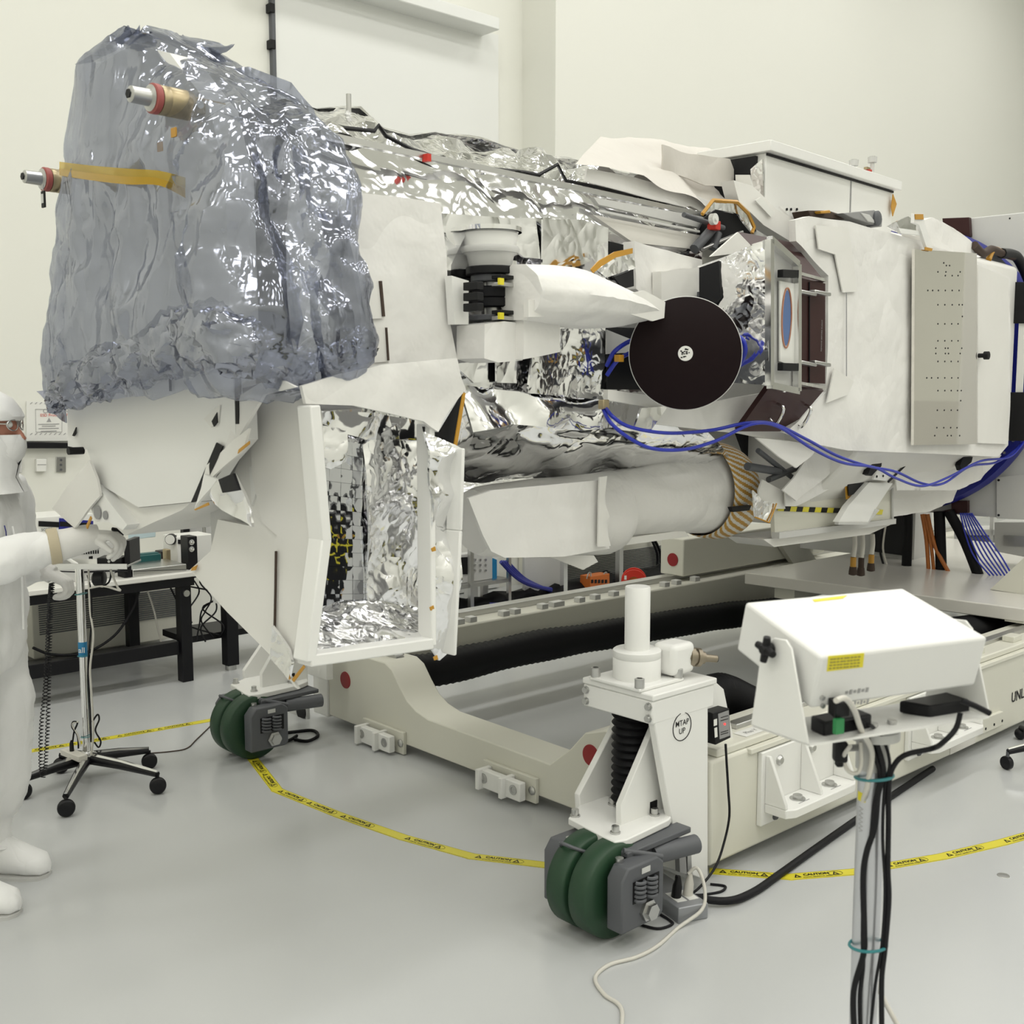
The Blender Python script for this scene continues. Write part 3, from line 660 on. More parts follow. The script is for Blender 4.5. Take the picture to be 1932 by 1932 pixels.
# gimbal
c = S.pt(1, .70, 925, 470); zt1 = S.pt(1, .70, 925, 438).z; zb1 = S.pt(1, .70, 925, 520).z
gm = MB(); gm.lathe(V((c.x, c.y, zb1)), ZUP, [(0, .06), ((zt1-zb1)*.45, .075), ((zt1-zb1)*.5, .085), ((zt1-zb1)*.62, .08), ((zt1-zb1)*.95, .088), (zt1-zb1, .08)], 32); gm.build('gimbal_dome', white, sc)
MB().lathe(V((c.x, c.y, zt1)), ZUP, [(-.002, .1), (.012, .1), (.012, .09), (-.002, .09), (-.002, .1)], 32).build('gimbal_collar', foil2, sc)
MB().lathe(V((c.x, c.y, zb1+(zt1-zb1)*.5)), ZUP, [(0, .09), (.012, .094), (.02, .09)], 32).build('gimbal_collar', lgrey, sc)
c2 = S.pt(1, .72, 930, 560)
for (y0_, y1_, w_, m_, nm) in ((505, 520, .085, ink, 'gimbal_plate'), (520, 533, .07, dgrey, 'gimbal_plate'), (596, 606, .08, dgrey, 'gimbal_plate')):
    z1_, z0_ = S.pt(1, .72, 930, y0_).z, S.pt(1, .72, 930, y1_).z
    MB().lathe(V((c2.x, c2.y, z0_)), ZUP, [(0, w_), (z1_-z0_, w_)], 28).build(nm, m_, sc, bevel=.003)
z1_, z0_ = S.pt(1, .74, 930, 540).z, S.pt(1, .74, 930, 580).z
MB().lathe(V((c2.x, c2.y, z0_)), ZUP, [(0, .058), (.004, .066), (.028, .066), (.03, .062), (.033, .066), (z1_-z0_-.004, .066), (z1_-z0_, .058)], 32).build('gimbal_drum', rubber, sc)
MB().cyl(V((c2.x, c2.y, S.pt(1, .74, 930, 606).z)), V((c2.x, c2.y, zb1)), .03).build('gimbal_shaft', steel, sc)
for y_ in (524, 538, 590, 601): 
    q = S.pt(1, .80, 955, y_); MB().obox(q, S.u*.045, S.n*.02, ZUP*.006).build('clamp_plate', steel if y_ in (538, 601) else ink, sc, bevel=.002)
for y_ in (531, 596):
    q = S.pt(1, .825, 945, y_); MB().obox(q, S.u*.01, S.n*.004, ZUP*.01).build('clamp_tag', yellowl, sc)
for y_ in (540, 560, 580):
    q = S.pt(1, .79, 893, y_); MB().obox(q, S.u*.014, S.n*.03, ZUP*.012).build('connector', ink, sc, bevel=.002)
pp('bracket_cheek', [(852, 520), (884, 530), (884, 612), (858, 612)], .74, white, amp=.002, thick=.03)
pp('bracket_cheek', [(958, 518), (985, 520), (985, 612), (958, 612)], .70, white, amp=.002, thick=.03)
pp('blanket_box', [(915, 612), (950, 606), (990, 610), (986, 680), (940, 684), (914, 676)], .82, blanket, amp=.008, thick=.1, seed=14, back=-S.n*.12)
pp('blanket_box', [(988, 602), (1056, 600), (1056, 664), (1020, 672), (986, 678)], .85, blanket, amp=.006, thick=.1, seed=15, back=-S.n*.14)
pp('blanket_box', [(997, 565), (1032, 565), (1032, 598), (997, 598)], .905, blanket2, amp=.002, thick=.02)
# wrapped boom running from the gimbal towards the disc
bm_ = MB(); rings = []
for (x, yt, yb, n_, d_) in ((978, 490, 612, .84, .10), (1040, 498, 618, .86, .13), (1110, 512, 622, .86, .13), (1175, 545, 618, .86, .12), (1205, 570, 612, .86, .1)):
    ct_, cb_ = S.pt(1, n_, x, yt), S.pt(1, n_, x, yb); m_ = (ct_+cb_)/2; hh = (ct_-cb_)/2
    rings.append([m_+hh*.9*math.sin(a_)*(1.1 if abs(math.sin(a_)) > .9 else 1)+S.n*d_*(math.cos(a_)*1.0) for a_ in [2*math.pi*k/10 for k in range(10)]])
bm_.skin(rings, 36, 6, amp=.012, fr=5, jit=.2, closed=True, seed=4, sm=True, caps=True); bm_.build('boom_blanket', blanket, sc)
pp('boom_end_blanket', [(1180, 555), (1215, 548), (1255, 570), (1252, 600), (1230, 606), (1182, 590)], .96, blanket2, amp=.006, seed=3)
pp('blanket_block', [(1195, 455), (1322, 490), (1330, 560), (1322, 660), (1240, 580), (1200, 545)], .76, blanket, seed=17, amp=.012, thick=.05)
pp('blanket_block', [(1246, 512), (1322, 505), (1322, 575), (1246, 585)], .80, blanket2, seed=18, amp=.006, thick=.04)
pp('amber_edge', [(1115, 508), (1130, 492), (1160, 475), (1194, 468), (1194, 478), (1162, 486), (1135, 503), (1120, 515)], .80, amber, amp=.002, thick=.004)
pp('foil_flap', [(1125, 510), (1160, 486), (1196, 478), (1200, 505), (1168, 530), (1150, 528)], .78, foil2, amp=.01, seed=4)
pp('gap_shade_sheet', [(1158, 522), (1196, 508), (1196, 540), (1175, 545)], .795, ink, amp=.004)
# instrument bay with dark disc
pp('bay_shade_sheet', [(1145, 617), (1240, 620), (1240, 735), (1146, 735)], .735, solid_dark, amp=0, thick=.004)  # flat black sheet, the bay's shade put into its colour
pp('bay_plate', [(1145, 622), (1190, 640), (1190, 665), (1145, 668)], .745, lgrey, amp=.001, thick=.006)
dc = S.pt(1, 1.0, 1293, 667); nd = (CAM-dc); nd.z *= .5; nd = (nd.normalized()+S.n*.12).normalized()
rd = 105.5*((dc-CAM).dot(V((0, ct, -st))))/FPX
dk = MB().lathe(dc, nd, [(-.02, rd*.5), (-.012, rd*.985), (-.004, rd), (.003, rd*.998), (.004, rd*.99), (.004, rd*.1)], 96).build('disc_cover', discm, sc)
MB().lathe(dc+nd*.004, nd, [(0, rd*.135), (.003, rd*.13), (.003, .001)], 32).build('centre_label', sign, sc, dk)
prt = MB(); e1 = nd.cross(ZUP).normalized()*-1; e2 = nd.cross(e1)*1
if e2.z < 0: e2 = -e2
for k in range(14):
    a_ = R.random()*6.28; q_ = R.random()**.5*rd*.1; p_ = dc+nd*.0075+e1*math.cos(a_)*q_+e2*math.sin(a_)*q_; prt.obox(p_, e1*.002*(1+R.random()), e2*.0015*(1+R.random()), nd*.0004)
prt.build('centre_print', ink, sc, dk)
MB().tube([dc+(e1*math.cos(a_)+e2*math.sin(a_))*rd*.997 for a_ in [2*math.pi*k/96 for k in range(96)]], .003, 6, closed=True).build('disc_rim', lgrey, sc, dk)
MB().cyl(dc-nd*.02, dc-nd*.3, rd*.45, rd*.55, 32).build('disc_hub', dgrey, sc, dk)
pp('lower_bulkhead', [(1147, 735), (1330, 760), (1450, 740), (1480, 800), (1480, 835), (1400, 818), (1340, 812), (1235, 800), (1230, 768), (1147, 755)], .80, blanket2, amp=.004, seed=19, thick=.02)
pp('foil_flap', [(1210, 770), (1260, 766), (1228, 812), (1195, 806)], .815, foil2, amp=.01, seed=31)
# ------------------------------------------------------------------ bus
NB = .85
zt2, zb2 = 2.46, 1.455
prof = [(NB, zb2), (NB, zt2), (.45, zt2+.16), (-.45, zt2+.16), (-NB, zt2), (-NB, zb2), (-.5, 1.1), (.5, 1.1)]
b0 = MB(St); b0.loft([[V((-2.35, n_, z_)) for n_, z_ in prof], [V((-.36, n_, z_)) for n_, z_ in prof]], True, True, sm=False); b0.build('bus_body', blanket2, sc, bevel=.02)
pp('bus_side_blanket', [(1500, 415), (1525, 408), (1600, 418), (1660, 435), (1727, 452), (1842, 492), (1905, 524), (1904, 840), (1885, 862), (1760, 856), (1600, 850), (1540, 838), (1484, 815), (1560, 740), (1562, 520), (1500, 455)], .885, blanket, seed=21, amp=.011, fr=3.2, h=.04, thick=.03)
pp('smooth_blanket', [(1845, 500), (1903, 526), (1902, 838), (1845, 836)], .90, blanket2, seed=2, amp=.002, thick=.006)
pp('blanket_tab', [(1540, 425), (1600, 430), (1620, 550), (1590, 552), (1575, 480), (1545, 470)], .903, blanket2, seed=22, amp=.006, thick=.006)
pp('blanket_tab', [(1575, 695), (1612, 720), (1600, 745), (1560, 760)], .903, blanket2, seed=23, amp=.004, thick=.006)
for k_ in ([(1597, 552), (1597, 710)],):
    a, b = PS(1, .9, k_); MB().tube([a, b], .0025, 5).build('seam', greyink, sc)
rad = pp('radiator_plate', [(1726, 470), (1843, 478), (1843, 838), (1724, 840)], .925, radm, amp=0, thick=.014, h=.2)
hol = MB()
for (xs, y) in (((1781,), 496), ((1786, 1792), 501), ((1770, 1785, 1812), 513), ((1784, 1797, 1808), 520), ((1751, 1760, 1771, 1784, 1797, 1810), 548), ((1770, 1783, 1797, 1810, 1816), 575), ((1816,), 597), ((1770, 1783, 1796, 1808), 611), ((1770, 1783, 1796, 1808), 643), ((1766, 1784, 1789, 1815), 657), ((1766, 1784, 1790, 1812), 667), ((1770, 1783, 1795, 1808), 682), ((1749, 1758, 1770, 1783, 1796, 1808), 713), ((1770, 1783, 1795, 1807, 1814), 737), ((1813,), 756), ((1769, 1782, 1795, 1807), 774), ((1768, 1781, 1794, 1806), 807), ((1764, 1788, 1795, 1811), 822)):
    for x in xs:
        q = S.pt(1, .9262, x, y); hol.cyl(q-S.n*.004, q+S.n*.0006, .0042, seg=8)
hol.build('mounting_holes', ink, sc, rad)
q = S.pt(1, .90, 1846, 671); kb = MB().lathe(q, S.n, [(0, .012), (.03, .012), (.031, .022), (.055, .022), (.058, .015)], 16).build('black_knob', ink, sc)
# aft electronics bay
MB().lathe(S.w(-.36, 0, ZC), S.u, [(0, .74), (.3, .74)], 48).build('aft_bay', solid_dark, sc)
for k, (x, y, w, h_) in enumerate(((1928, 545, 3, 12), (1922, 575, 3, 6), (1911, 594, 6, 6), (1910, 770, 6, 5), (1906, 790, 2, 5), (1925, 822, 4, 9))):
    q = S.pt(0, -.37, x, y); MB().obox(q, S.n*w*.0022, ZUP*h_*.0022, S.u*.003).build('bay_label', sign, sc)
tw = S.pt(0, -.38, 1926, 680); MB().obox(tw, S.n*.02, ZUP*.27, S.u*.004).build('bay_cover', sign, sc)
for (x0_, y0_, x1_, y1_) in ((1905, 532, 1930, 610), (1903, 740, 1930, 832)):
    MB().prism(PS(0, -.40, [(x0_, y0_), (x1_+20, y0_), (x1_+20, y1_), (x0_, y1_)]), S.u*.04).build('electronics_box', ink, sc, bevel=.003)
# lower skirts of the bus
pp('lower_skirt', [(1500, 838), (1545, 842), (1600, 850), (1560, 900), (1500, 945), (1478, 925), (1520, 870)], .72, blanket, seed=24, amp=.015, h=.04)
pp('lower_skirt', [(1590, 855), (1650, 862), (1645, 905), (1580, 915), (1500, 955), (1480, 955), (1480, 925), (1530, 862)], .68, blanket, seed=25, amp=.02, h=.04)
pp('lower_skirt', [(1690, 860), (1840, 862), (1890, 858), (1850, 905), (1805, 925), (1690, 925), (1682, 890)], .70, blanket, seed=26, amp=.02, h=.04)
pp('lower_skirt', [(1682, 905), (1810, 910), (1795, 945), (1750, 965), (1683, 975)], .55, blanket, seed=27, amp=.03, h=.04)
pp('hinge_plate', [(1665, 860), (1725, 861), (1680, 908), (1648, 905)], .75, white, amp=0, thick=.01)
for p in [(1680, 871), (1692, 871), (1704, 871), (1654, 899), (1666, 898), (1678, 897)]:
    q = S.pt(1, .752, *p); MB().cyl(q, q+S.n*.003, .006, seg=8).build('screw', ink, sc)
a, b = PS(1, .755, [(1725, 861), (1676, 909)]); MB().tube([a, b], .006, 6).build('seam', ink, sc)
pp('cable_bundle', [(1652, 862), (1666, 862), (1665, 880), (1645, 898), (1638, 895), (1648, 875)], .80, rubber, amp=.01, thick=.03)
pp('cable_bundle', [(1818, 862), (1834, 862), (1832, 872), (1815, 888), (1812, 878)], .78, rubber, amp=.01, thick=.03)
# truss space ahead of the bus, under the cover; a black sheet paints its shade
pp('gap_shade_sheet', [(1385, 805), (1480, 830), (1530, 862), (1480, 925), (1440, 925), (1405, 860)], .28, solid_dark, amp=0, thick=.01)
for (p0, p1, r_) in (((1410, 880), (1470, 890), .018), ((1430, 850), (1500, 905), .012), ((1450, 905), (1510, 880), .014)):
    a, b = PS(1, .64, [p0, p1]); MB().cyl(a, b, r_, seg=12).build('strut', dgrey, sc)
pp('blanket_tab', [(1430, 925), (1440, 905), (1475, 925), (1482, 960), (1430, 960)], .66, blanket2, amp=.008, seed=5)
fs_ = pp('foil_scrap', [(1420, 925), (1440, 945), (1464, 950), (1450, 985), (1425, 975)], .7, foil, amp=.02, seed=6, h=.02)
MB().tube(PS(1, .71, [(1425, 976), (1451, 986), (1465, 950)]), .004, 5).build('amber_edge', amber, sc)
pp('cover_flap', [(1428, 826), (1490, 832), (1545, 842), (1531, 860), (1502, 883), (1470, 862)], .84, blanket2, amp=.006, seed=7)
# maroon thermal cover
nM = .98
mx = [((1392, 437, .80), (1495, 457, .80)), ((1460, 520, nM), (1555, 529, nM))]
def quad(name, px, m, thick=.02, amp=0): return MB().patch(PS(1, .9, px), .15, amp, 5, thick, 0, 1, 0, True, 0).build(name, m, sc, bevel=0)
mc1 = quad('maroon_cover', [(1392, 437, .82), (1495, 457, .82), (1556, 530, nM), (1500, 530, nM), (1470, 515, nM)], maroon)
mc2 = quad('maroon_cover', [(1500, 522, nM), (1557, 535, nM), (1557, 724, nM), (1500, 720, nM)], maroon)
mc3 = quad('maroon_cover', [(1451, 731, nM), (1554, 737, nM), (1488, 814, .84), (1392, 814, .84)], maroon)
MB().tube(PS(1, nM+.003, [(1527, 532), (1527, 722)]), .003, 5).build('seam', ink, sc, mc2)
MB().text('REMOVE BEFORE FLIGHT', S.pt(1, nM+.004, 1550, 663), ZUP, -S.u, .0115).build('print', greyink, sc, mc2)
MB().tube(PS(1, .9, [(1500, 458), (1500, 440)]), .002, 4)
for (y) in (553, 686):
    for (xa, xb) in ((1506, 1535), (1532, 1562)):
        a, b = PS(1, nM+.03, [(xa, y-3), (xb, y+3)]); MB().obox((a+b)/2, (b-a)*.5, S.n*.016, ZUP*.007).build('clip', steel, sc, mc2, bevel=.004)
for (y0, y1) in ((515, 530), (722, 732)):
    a, b = PS(1, nM+.012, [(1504, y0), (1556, y1 if y0 > 600 else y0+14)]); MB().obox((a+b)/2, (b-a)*.5, S.n*.006, ZUP*.006).build('edge_strip', foil2, sc)
for (p0, p1) in (((1466, 762), (1452, 790)), ((1518, 764), (1500, 796))):
    f_ = lambda p: S.pt(1, nM-.14*(p[1]-735)/80, *p)
    a, b = f_(p0), f_(p1); w_ = S.n*.03-ZUP*.02
    MB().tube(smooth_path([a, a+w_, b+w_, b], 4), .007, 8).build('grab_handle', chrome, sc, mc3)
for (x, y) in ((1460, 446), (1420, 440), (1550, 526), (1497, 520)):
    q = S.pt(1, .9, x, y)
# foil box with clear window
fb = pp('foil_box_side', [(1319, 503), (1380, 480), (1450, 452), (1450, 726), (1380, 728), (1319, 725)], 0, foil2, ax=0, amp=.03, fr=5, h=.035, seed=33) if False else None
sE = S.loc(S.pt(1, 1.12, 1450, 600))[0]
MB().patch(PS(0, sE, [(1319, 503), (1380, 480), (1450, 452), (1450, 727), (1380, 722), (1319, 712)]), .03, .022, 6, .01, .5, 33).build('foil_box_side', foil, sc)
pp('foil_dark_patch', [(1319, 505), (1356, 492), (1360, 560), (1345, 580), (1319, 570)], sE-.012, solid_dark, ax=0, amp=.004)
wp = PS(1, 1.12, [(1452, 452), (1504, 499), (1504, 738), (1452, 727)])
wf = MB()
for i in range(4):
    a, b = wp[i], wp[(i+1) % 4]; wf.obox((a+b)/2, (b-a)*.5, S.n*.012, (ZUP if i % 2 == 0 else S.u)*.012)
wf.build('window_frame', chrome, sc)
wpm = [p-S.n*.02 for p in wp]; MB().patch(wpm, .2, 0, 1, .008, 0).build('window_backing', lgrey, sc)
pn = PS(1, 1.115, [(1472, 530), (1499, 535), (1499, 690), (1472, 682)]); MB().prism(pn, -S.n*.006).build('printed_panel', sign, sc)
ce = S.pt(1, 1.117, 1484, 600); MB().add([ce+S.u*.03*math.cos(a_)+ZUP*.1*math.sin(a_) for a_ in [2*math.pi*k/32 for k in range(32)]], [tuple(range(32))]).build('printed_emblem', mat('emblem_blue', (.10, .17, .36), .5), sc)
MB().tube([ce+S.n*.001+S.u*.034*math.cos(a_)+ZUP*.108*math.sin(a_) for a_ in [2*math.pi*k/32 for k in range(32)]], .003, 4, closed=True).build('emblem_ring', mat('emblem_ring_ink', (.45, .20, .12), .5), sc)
for y in (516, 692):
    a, b = PS(1, 1.13, [(1472, y), (1502, y+1)]); MB().obox((a+b)/2, (b-a)*.5, S.n*.012, ZUP*.014).build('window_clamp', ink, sc, bevel=.002)
pp('white_gore', [(1341, 484), (1393, 438), (1416, 462), (1447, 453), (1390, 478)], .87, blanket2, amp=.003)
MB(St).box((sE+.02, .75, 1.85), (sE+.26, 1.05, 2.12)).build('box_core', dgrey, sc)
# top radiator box
sx0, sx1 = -2.79, -1.52
ztb = S.pt(1, .62, 1441, 283).z
bx_ = MB(St); bx_.box((sx0, .0, 2.42), (sx1, .6, ztb)); bx_.build('radiator_box', white, sc, bevel=.004)
lid = MB(St); lid.box((sx0-.03, -.12, ztb), (sx1+.02, .64, ztb+.045)); lid.build('radiator_lid', white, sc, bevel=.003)
a, b = PS(1, .645, [(1441, 283), (1690, 366)]); MB(St).box((sx0, .601, ztb-.012), (sx1, .606, ztb-.002)).build('seam', ink, sc)
q = S.pt(1, .602, 1605, 370); MB(St).box((S.loc(q)[0]-.004, .599, 2.45), (S.loc(q)[0]+.004, .604, ztb-.012)).build('seam', greyink, sc)
MB(St).box((sx0-.02, .03, 2.45), (sx0-.001, .56, ztb-.01)).build('foil_end', solid_dark, sc)
pp('foil_scrap', [(1418, 320), (1440, 300), (1440, 370), (1420, 360)], sx0-.03, foil, ax=0, amp=.02, h=.02)
pp('blanket_tab', [(1388, 330), (1415, 330), (1420, 360), (1390, 365)], sx0-.04, blanket2, ax=0, amp=.005)
pp('amber_edge', [(1685, 366), (1692, 385), (1685, 408), (1682, 390)], .62, amber, amp=.002, thick=.004)
for x, y in ((1611, 306), (1646, 300)):
    q = S.pt(1, .3, x, y); MB().lathe(q-ZUP*.12, ZUP, [(0, .012), (.1, .012), (.1, .024), (.13, .026), (.13, .0)], 14).build('antenna_stub', lgrey, sc)
    MB().cyl(q-ZUP*.002, q+ZUP*.012, .02).build('antenna_cap', dgrey, sc)
for k in range(4):
    q = S.pt(1, .3, 1636+3*k, 318+4*k); MB().obox(q, S.u*.02, S.n*.01, ZUP*.006).build('connector', [brass, redink, sign, rust][k], sc)
# equipment along the top edge of the bus
for (px, n_, m_, th_, nm) in (([(1525, 397), (1563, 397), (1598, 408), (1596, 414), (1530, 411)], .8, rust, .08, 'brown_box'), ([(1548, 398), (1566, 396), (1568, 402), (1550, 403)], .83, amber, .03, 'amber_edge'), ([(1590, 402), (1650, 396), (1665, 412), (1664, 428), (1610, 412)], .84, mgrey, .12, 'grey_box'), ([(1624, 401), (1641, 405), (1655, 422), (1638, 418)], .845, lgrey, .01, 'box_label')):
    MB().prism(PS(1, n_, px), -S.n*th_).build(nm, m_, sc, bevel=.003)
q = S.pt(1, .85, 1657, 412); MB().lathe(q, S.n, [(-.05, .035), (0, .035), (.004, .03)], 16).build('grey_cap', dgrey, sc)
pp('foil_flap', [(1672, 428), (1715, 408), (1728, 418), (1726, 445), (1700, 440)], .86, foil2, amp=.02, seed=8, h=.03)
pp('blanket_mound', [(1730, 420), (1760, 410), (1800, 430), (1842, 465), (1842, 482), (1790, 480), (1745, 465)], .78, blanket, amp=.012, seed=9, thick=.1)
pp('antenna_arm', [(1725, 402), (1742, 402), (1744, 420), (1760, 470), (1750, 472), (1734, 424), (1724, 420)], .93, white, amp=0, thick=.015, label='white bent arm')
pp('antenna_arm', [(1695, 430), (1737, 436), (1737, 444), (1700, 440)], .92, white, amp=0, thick=.015)
pp('amber_edge', [(1727, 404), (1742, 404), (1743, 414), (1728, 414)], .935, amber, amp=0, thick=.004); pp('amber_edge', [(1746, 466), (1760, 469), (1758, 474), (1746, 472)], .935, amber, amp=0, thick=.004)
# kapton wrapped cable bundle at the aft top corner
for P, m_, r_ in (([(1838, 462), (1855, 478), (1870, 470), (1890, 478), (1912, 485)], rust, .022), ([(1865, 490), (1876, 470), (1895, 480)], amber, .016), ([(1890, 478), (1915, 482), (1930, 505), (1945, 540)], ink, .03)):
    MB().tube(smooth_path(PS(1, .8, P), 5), r_, 8).build('harness', m_, sc)
pp('harness_plate', [(1852, 485), (1880, 478), (1900, 500), (1880, 515)], .76, dgrey, amp=0, thick=.02)
# white tent and folded arm at the forward top of the bus
tent = MB()
tent.skin([PS(1, .55, [(1085, 310), (1180, 330), (1290, 365), (1385, 405)]), PS(1, .35, [(1120, 275), (1190, 290), (1290, 320), (1390, 385)]), PS(1, .2, [(1140, 268), (1188, 258), (1250, 268), (1335, 290), (1390, 330)]), PS(1, -.2, [(1140, 300), (1190, 300), (1260, 300), (1335, 320), (1385, 350)])], 44, 7, amp=.03, fr=3.5, jit=.2, seed=12, sm=True)
tent.build('blanket_tent', tanb, sc)
pp('blanket_tent_flap', [(1108, 318), (1200, 335), (1320, 372), (1385, 405), (1376, 428), (1320, 398), (1200, 368), (1104, 342)], .52, blanket, seed=51, amp=.01)
pp('blanket_tent_flap', [(1248, 273), (1300, 290), (1376, 300), (1388, 330), (1380, 352), (1330, 350), (1252, 320)], .45, tanb, amp=.015, seed=13)
pp('folded_arm', [(1385, 340), (1420, 350), (1465, 395), (1515, 425), (1510, 450), (1490, 455), (1440, 425), (1395, 380)], .72, blanket2, amp=.006, seed=14, thick=.06)
pp('arm_tape', [(1425, 378), (1435, 372), (1462, 402), (1455, 410)], .735, sign, amp=0, thick=.004)
hp = pp('hinge_plate', [(1472, 390), (1515, 392), (1518, 420), (1500, 420)], .70, white, amp=0, thick=.01)
for x in (1484, 1492, 1503): q = S.pt(1, .702, x, 395); MB().cyl(q, q+S.n*.004, .006, seg=8).build('screw', ink, sc, hp)
fh = pp('foil_hood', [(1325, 405), (1345, 378), (1390, 380), (1412, 402), (1423, 425), (1420, 438), (1395, 405), (1350, 395)], .74, foil, amp=.02, seed=15, h=.025)
MB().tube(PS(1, .755, [(1325, 404), (1345, 378), (1390, 381), (1412, 403), (1423, 428), (1419, 440)]), .008, 5).build('amber_edge', amber, sc, fh)
pp('gap_shade_sheet', [(1330, 410), (1350, 396), (1395, 405), (1418, 440), (1400, 450), (1350, 470), (1300, 470)], .66, solid_dark, amp=0)
q = S.pt(1, .72, 1347, 426); MB().obox(q, S.u*.02, S.n*.02, ZUP*.018).build('red_latch', redb, sc, bevel=.004)
q = S.pt(1, .73, 1342, 414); MB().lathe(q, S.n, [(0, .022), (.02, .022), (.02, .008), (.026, .008)], 14).build('pivot', sign, sc)
for (p0, p1, r_) in (((1290, 405), (1365, 430), .01), ((1310, 470), (1350, 425), .02), ((1325, 470), (1400, 438), .008), ((1355, 440), (1345, 470), .016)):
    a, b = PS(1, .70, [p0, p1]); MB().cyl(a, b, r_, seg=10).build('strut', dgrey if r_ > .009 else steel, sc)
# ------------------------------------------------------------------ white tube under the barrel
def crow(x, yt, yb, n_):
    a, b = S.pt(1, n_, x, yt), S.pt(1, n_, x, yb); c_ = (a+b)/2; r_ = (a-b).length/2
    return [c_+S.n*math.cos(t_)*r_*.9+ZUP*math.sin(t_)*r_ for t_ in [2*math.pi*k/24 for k in range(24)]]
tbm = MB(); tbm.skin([crow(895, 925, 1045, .38), crow(940, 912, 1052, .38), crow(1135, 888, 1046, .38), crow(1155, 888, 1020, .38), crow(1230, 866, 1012, .38), crow(1326, 842, 1006, .38)], 48, 6, amp=.008, fr=5, jit=.1, closed=True, seed=3, sm=True, caps=True)
tbm.build('telescope_tube', blanket, sc)
bnd = MB(); NBD = 480
bcols = [smooth_path([resample(smooth_path(r_, 3, True), NBD, True)[i] for r_ in (crow(1318, 836, 1010, .385), crow(1326, 832, 1014, .385), crow(1350, 834, 1016, .385), crow(1368, 842, 1010, .385))], 7) for i in range(NBD)]
nb_r = len(bcols[0])
bnd.v = [p for c in bcols for p in c]
for i in range(NBD):
    for j in range(nb_r-1):
        k_ = (i+1) % NBD; bnd.f.append([i*nb_r+j, i*nb_r+j+1, k_*nb_r+j+1, k_*nb_r+j]); bnd.mi.append(1 if ((i*40/NBD+j*.14) % 1) < .52 else 0); bnd.sm.append(True)
bnd.add([c[-1] for c in bcols], [tuple(range(NBD))], 0)
bo = bnd.build('striped_band', [mat('band_white', (.72, .70, .64), .5), mat('band_amber', (.50, .28, .05), .45)], sc)
lb = PS(1, .60, [(1380, 957), (1418, 953), (1414, 963), (1384, 966)]); MB().prism(lb, -S.n*.02).build('band_label', ink, sc, bo)
pp('tube_flap', [(885, 940), (930, 925), (1140, 905), (1150, 1035), (1060, 1050), (950, 1052), (925, 1040), (910, 1010)], .60, blanket, seed=41, amp=.014, fr=4, thick=.012)
pp('tube_flap', [(1130, 900), (1145, 898), (1140, 945), (1150, 975), (1140, 985), (1152, 1030), (1128, 1032)], .62, blanket2, seed=42, amp=.004, thick=.006)
pp('tube_flap', [(1030, 1048), (1120, 1048), (1128, 1060), (1100, 1075)], .5, blanket2, seed=43, amp=.004, thick=.006)
pp('tube_flap', [(1150, 1020), (1290, 1000), (1300, 1012), (1170, 1030)], .45, blanket2, seed=44, amp=.003, thick=.02)
# beige tray with hazard stripe below the bus
ty = thing('access_tray', 'pale beige tray with yellow and black hazard stripe hung under the spacecraft body', 'tray', S.pt(1, .62, 1550, 960))
ta = PS(1, .62, [(1420, 945), (1500, 915), (1683, 890), (1683, 985), (1462, 1012), (1460, 960)]); 
MB().patch(ta, .1, .001, 3, .02, 0, 3).build('tray_side', cream, ty)
a, b = PS(1, .625, [(1463, 1010), (1684, 983)]); MB().obox((a+b)/2, (b-a)*.5, S.n*.02, ZUP*.014).build('tray_rim', lgrey, ty)
a, b = PS(1, .63, [(1465, 1014), (1684, 988)]); MB().obox((a+b)/2, (b-a)*.5, S.n*.006, ZUP*.003).build('tray_gasket', ink, ty)
MB().patch([p for p in PS(1, .60, [(1440, 1018), (1684, 988), (1640, 1008), (1460, 1032)])], .1, .004, 4, .12, 0, 4, back=-S.n*.2).build('tray_underside', blanket2, ty)
q = PS(1, .63, [(1683, 888), (1684, 986)]); MB().tube(q, .007, 6).build('tray_post', lgrey, ty)
hz = MB()
for k in range(17):
    x = 1466+k*11.6; t_ = lambda xx: 955+(xx-1466)*.035
    hz.add([p+S.n*.003 for p in PS(1, .624, [(x, t_(x)+9), (x+11.6, t_(x)+9.4), (x+14, t_(x)), (x+2.4, t_(x)-.4)])], [(0, 1, 2, 3)], k % 2)
hz.build('hazard_stripe', [yellow, ink], ty)
an = pp('antenna_blade', [(1640, 910), (1684, 912), (1652, 960), (1640, 985), (1582, 985), (1600, 955)], .72, white, amp=.001, thick=.03)
pp('blade_edge', [(1652, 960), (1660, 962), (1636, 990), (1582, 990), (1582, 985), (1640, 985)], .725, lgrey, amp=0, thick=.02)
pp('amber_frame', [(1595, 910), (1640, 900), (1645, 912), (1618, 935), (1597, 942)], .685, amber, amp=0, thick=.004); pp('gap_shade_sheet', [(1600, 913), (1640, 905), (1640, 910), (1616, 930), (1602, 936)], .695, ink, amp=0, thick=.004)
# hanging protected connectors
for k, (x, yb) in enumerate(((1609, 1080), (1624, 1082), (1643, 1072))):
    a, b = S.pt(1, .3, x+3, 1008), S.pt(1, .3, x, yb)
    t = thing('hanging_connector', ['leftmost capped connector dangling below the beige tray', 'middle capped connector dangling below the beige tray', 'rightmost capped connector with amber tape dangling below the beige tray'][k], 'connector', b, 'capped connectors under the tray')
    m_ = a.lerp(b, .6)
    MB().tube(smooth_path([a, a.lerp(b, .3)+S.u*.012, m_], 5), .014, 8).build('sleeve', whitec, t); MB().cyl(m_, a.lerp(b, .85), .017, seg=10).build('tape', amber if k != 1 else rust, t); MB().lathe(a.lerp(b, .85), b-a, [(0, .02), (.03, .024), (.045, .024), (.05, .01)], 12).build('cap', rust, t)
